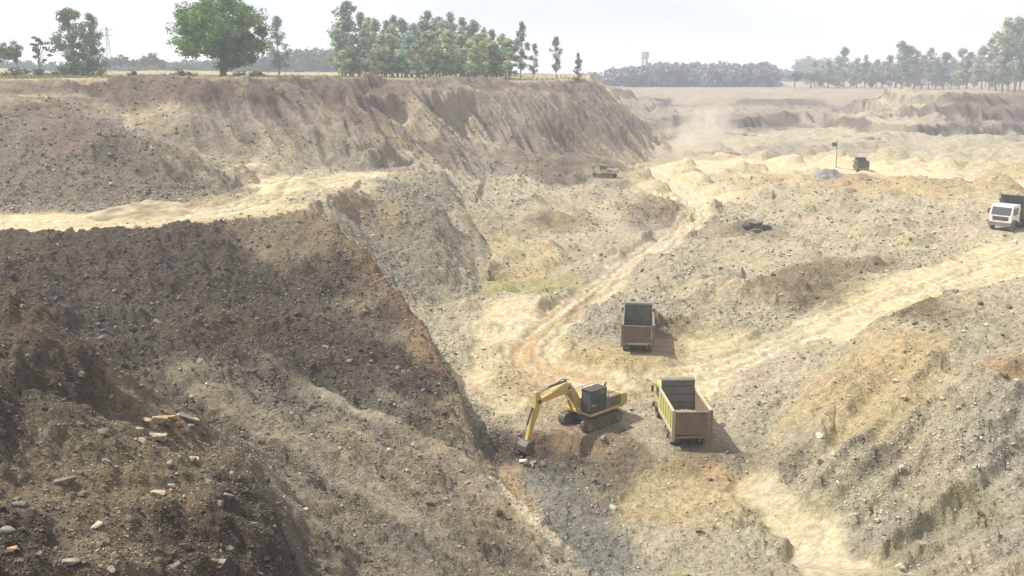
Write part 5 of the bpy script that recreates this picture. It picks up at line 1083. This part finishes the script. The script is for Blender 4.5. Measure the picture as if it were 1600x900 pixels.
wood('far_wood', (905, 960), 520, [(905, 112), (930, 112), (960, 122)], (.09, .11, .07), 'thin hazy scrub just right of the last slim tree', 35, 40, .9)
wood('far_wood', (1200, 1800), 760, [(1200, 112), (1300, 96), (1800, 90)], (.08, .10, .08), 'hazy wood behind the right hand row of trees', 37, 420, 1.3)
# water tower in the far haze and pylon on the left
MCON = paint('concrete', (.34, .33, .32), .9, .2)
D = 700; x = (1007-800)/FPX*D*CP; z = zat(x, D); t = empty('water_tower', (x, D, z)); tag(t, 'hazy water tower rising over the far wood', 'tower')
H = CAMZ+(108-80)/FPX*D-z
lg = []
for a in range(6): MB().tube([(2.3*math.cos(a*1.047), 2.3*math.sin(a*1.047), -.3), (2.0*math.cos(a*1.047), 2.0*math.sin(a*1.047), H-5.6)], .32, 6).build('leg', MCON, t)
MB().tube([(0, 0, H-6.3), (0, 0, H-5.2), (0, 0, H-1.2), (0, 0, H)], [1.6, 3.0, 3.0, .4], 20).build('tank', MCON, t)
br = MB()
for zz in (H*.33, H*.62):
    for a in range(6): br.tube([(2.2*math.cos(a*1.047), 2.2*math.sin(a*1.047), zz), (2.2*math.cos(a*1.047+1.047), 2.2*math.sin(a*1.047+1.047), zz)], .16, 5)
br.build('brace', MCON, t)
D = 300; x = (172-800)/FPX*D*CP; z = zat(x, D); H = CAMZ+(108-46)/FPX*D-z; t = empty('power_pylon', (x, D, z)); tag(t, 'faint thin steel pylon in the haze right of the close pair of trees', 'pylon')
ms = MB()
for a in (-1, 1):
    for b in (-1, 1): ms.tube([(a*.8, b*.8, -.2), (a*.14, b*.14, H)], .05, 5)
for i in range(9):
    z0_, z1_ = H*i/9, H*(i+1)/9; w0, w1 = .8-.66*i/9, .8-.66*(i+1)/9
    for a, b in (((-w0, -w0), (w1, -w1)), ((w0, w0), (-w1, w1)), ((w0, -w0), (w1, w1)), ((-w0, w0), (-w1, -w1))): ms.tube([(*a, z0_), (*b, z1_)], .03, 4, False)
ms.build('mast', M['greyb'], t)
for zz in (H*.80, H*.93): MB().tube([(-2.0, 0, zz), (0, 0, zz+.35), (2.0, 0, zz)], .06, 5).tube([(-2.0, 0, zz), (2.0, 0, zz)], .05, 5).build('cross_arm', M['greyb'], t)
# dry grass on the plateau
n = 26000; g_t = RS.uniform(math.radians(-30), math.radians(8), n); g_r = np.exp(RS.uniform(math.log(100), math.log(300), n)); gx_ = g_r*np.sin(g_t); gy_ = g_r*np.cos(g_t)
pmv = zat_v(gx_, gy_, pm); kp = (pmv > .8) & (RS.rand(n) < .35+.65*(fbm(gx_, gy_, 9, 3, 500) > 0)) & (zat_v(gx_, gy_, ROADM) < .2); gx_, gy_ = gx_[kp], gy_[kp]; n = len(gx_); gz = zat_v(gx_, gy_, Z)
a = RS.uniform(0, 6.28, n); wd_ = RS.uniform(.08, .25, n); hh = RS.uniform(.12, .42, n); ox = RS.uniform(-.1, .1, n)
b0 = np.stack([gx_-np.cos(a)*wd_, gy_-np.sin(a)*wd_, gz-.03], 1); b1 = np.stack([gx_+np.cos(a)*wd_, gy_+np.sin(a)*wd_, gz-.03], 1); tp = np.stack([gx_+ox, gy_+ox, gz+hh], 1)
o = mesh_np('dry_grass', np.stack([b0, b1, tp], 1).reshape(-1, 3), np.arange(n*3).reshape(-1, 3), 3, MLEAF); tn = RS.uniform(.7, 1.2, n); gr_ = (RS.rand(n) < .25)
set_col(o.data, 'tone', np.repeat(np.stack([tn*np.where(gr_, .6, 1), tn, tn*.8], 1), 3, 0)); o.color = (.27, .235, .13, 1); tag(o, 'dry yellow grass along the cliff top', kind='stuff')

# ------------------------------------------------------------------ air
def volume_box(name, x0, x1, y0, y1, z0, z1, dens, col, label):
    m = bpy.data.materials.new(name); m.use_nodes = True; nt = m.node_tree; nt.nodes.clear(); out = nt.nodes.new('ShaderNodeOutputMaterial'); pv = nt.nodes.new('ShaderNodeVolumePrincipled')
    pv.inputs['Color'].default_value = (*col, 1); pv.inputs['Density'].default_value = dens; pv.inputs['Anisotropy'].default_value = .1
    nt.links.new(pv.outputs[0], out.inputs['Volume']); o = MB().box(x0, x1, y0, y1, z0, z1).build(name, m); tag(o, label, kind='stuff'); return o
volume_box('haze', -3600, 3600, -3600, 3600, float(Z.min())-1.2, 62, .00080, (.80, .86, 1.0), 'pale dusty haze over the whole pit')
def dust(u, v, D, rx, ry, rz, dens, seed, label):
    x, y, z = P(u, v, D=D)
    m = bpy.data.materials.new('dust'); m.use_nodes = True; nt = m.node_tree; nt.nodes.clear(); lk = nt.links.new; out = nt.nodes.new('ShaderNodeOutputMaterial'); pv = nt.nodes.new('ShaderNodeVolumePrincipled')
    pv.inputs['Color'].default_value = (.93, .86, .74, 1); tco = nd(nt, 'ShaderNodeTexCoord')
    ln = nd(nt, 'ShaderNodeVectorMath', operation='LENGTH'); lk(tco.outputs['Object'], ln.inputs[0]); fall = ramp(nt, ln.outputs['Value'], 1.0, .25, 0, 1)
    nn = nd(nt, 'ShaderNodeTexNoise'); nn.inputs['Scale'].default_value = 1.8; nn.inputs['Detail'].default_value = 3; lk(tco.outputs['Object'], nn.inputs['Vector'])
    d_ = mathn(nt, 'MULTIPLY', mathn(nt, 'MULTIPLY', fall, ramp(nt, nn.outputs[0], .4, .62, 0, 1)), dens); lk(d_, pv.inputs['Density']); lk(pv.outputs[0], out.inputs['Volume'])
    bm = bmesh.new(); bmesh.ops.create_icosphere(bm, subdivisions=2, radius=1.05); me = bpy.data.meshes.new('dust_cloud'); bm.to_mesh(me); bm.free(); me.materials.append(m)
    o = bpy.data.objects.new('dust_cloud', me); COL.objects.link(o); o.location = (x, y, z); o.scale = (rx, ry, rz); tag(o, label, kind='stuff')
dust(1098, 212, 205, 9, 8, 9, .22, 1, 'pale dust rising over the far end of the track')
dust(1050, 250, 195, 13, 8, 3.0, .10, 2, 'low dust drifting over the junction of the pale roads')
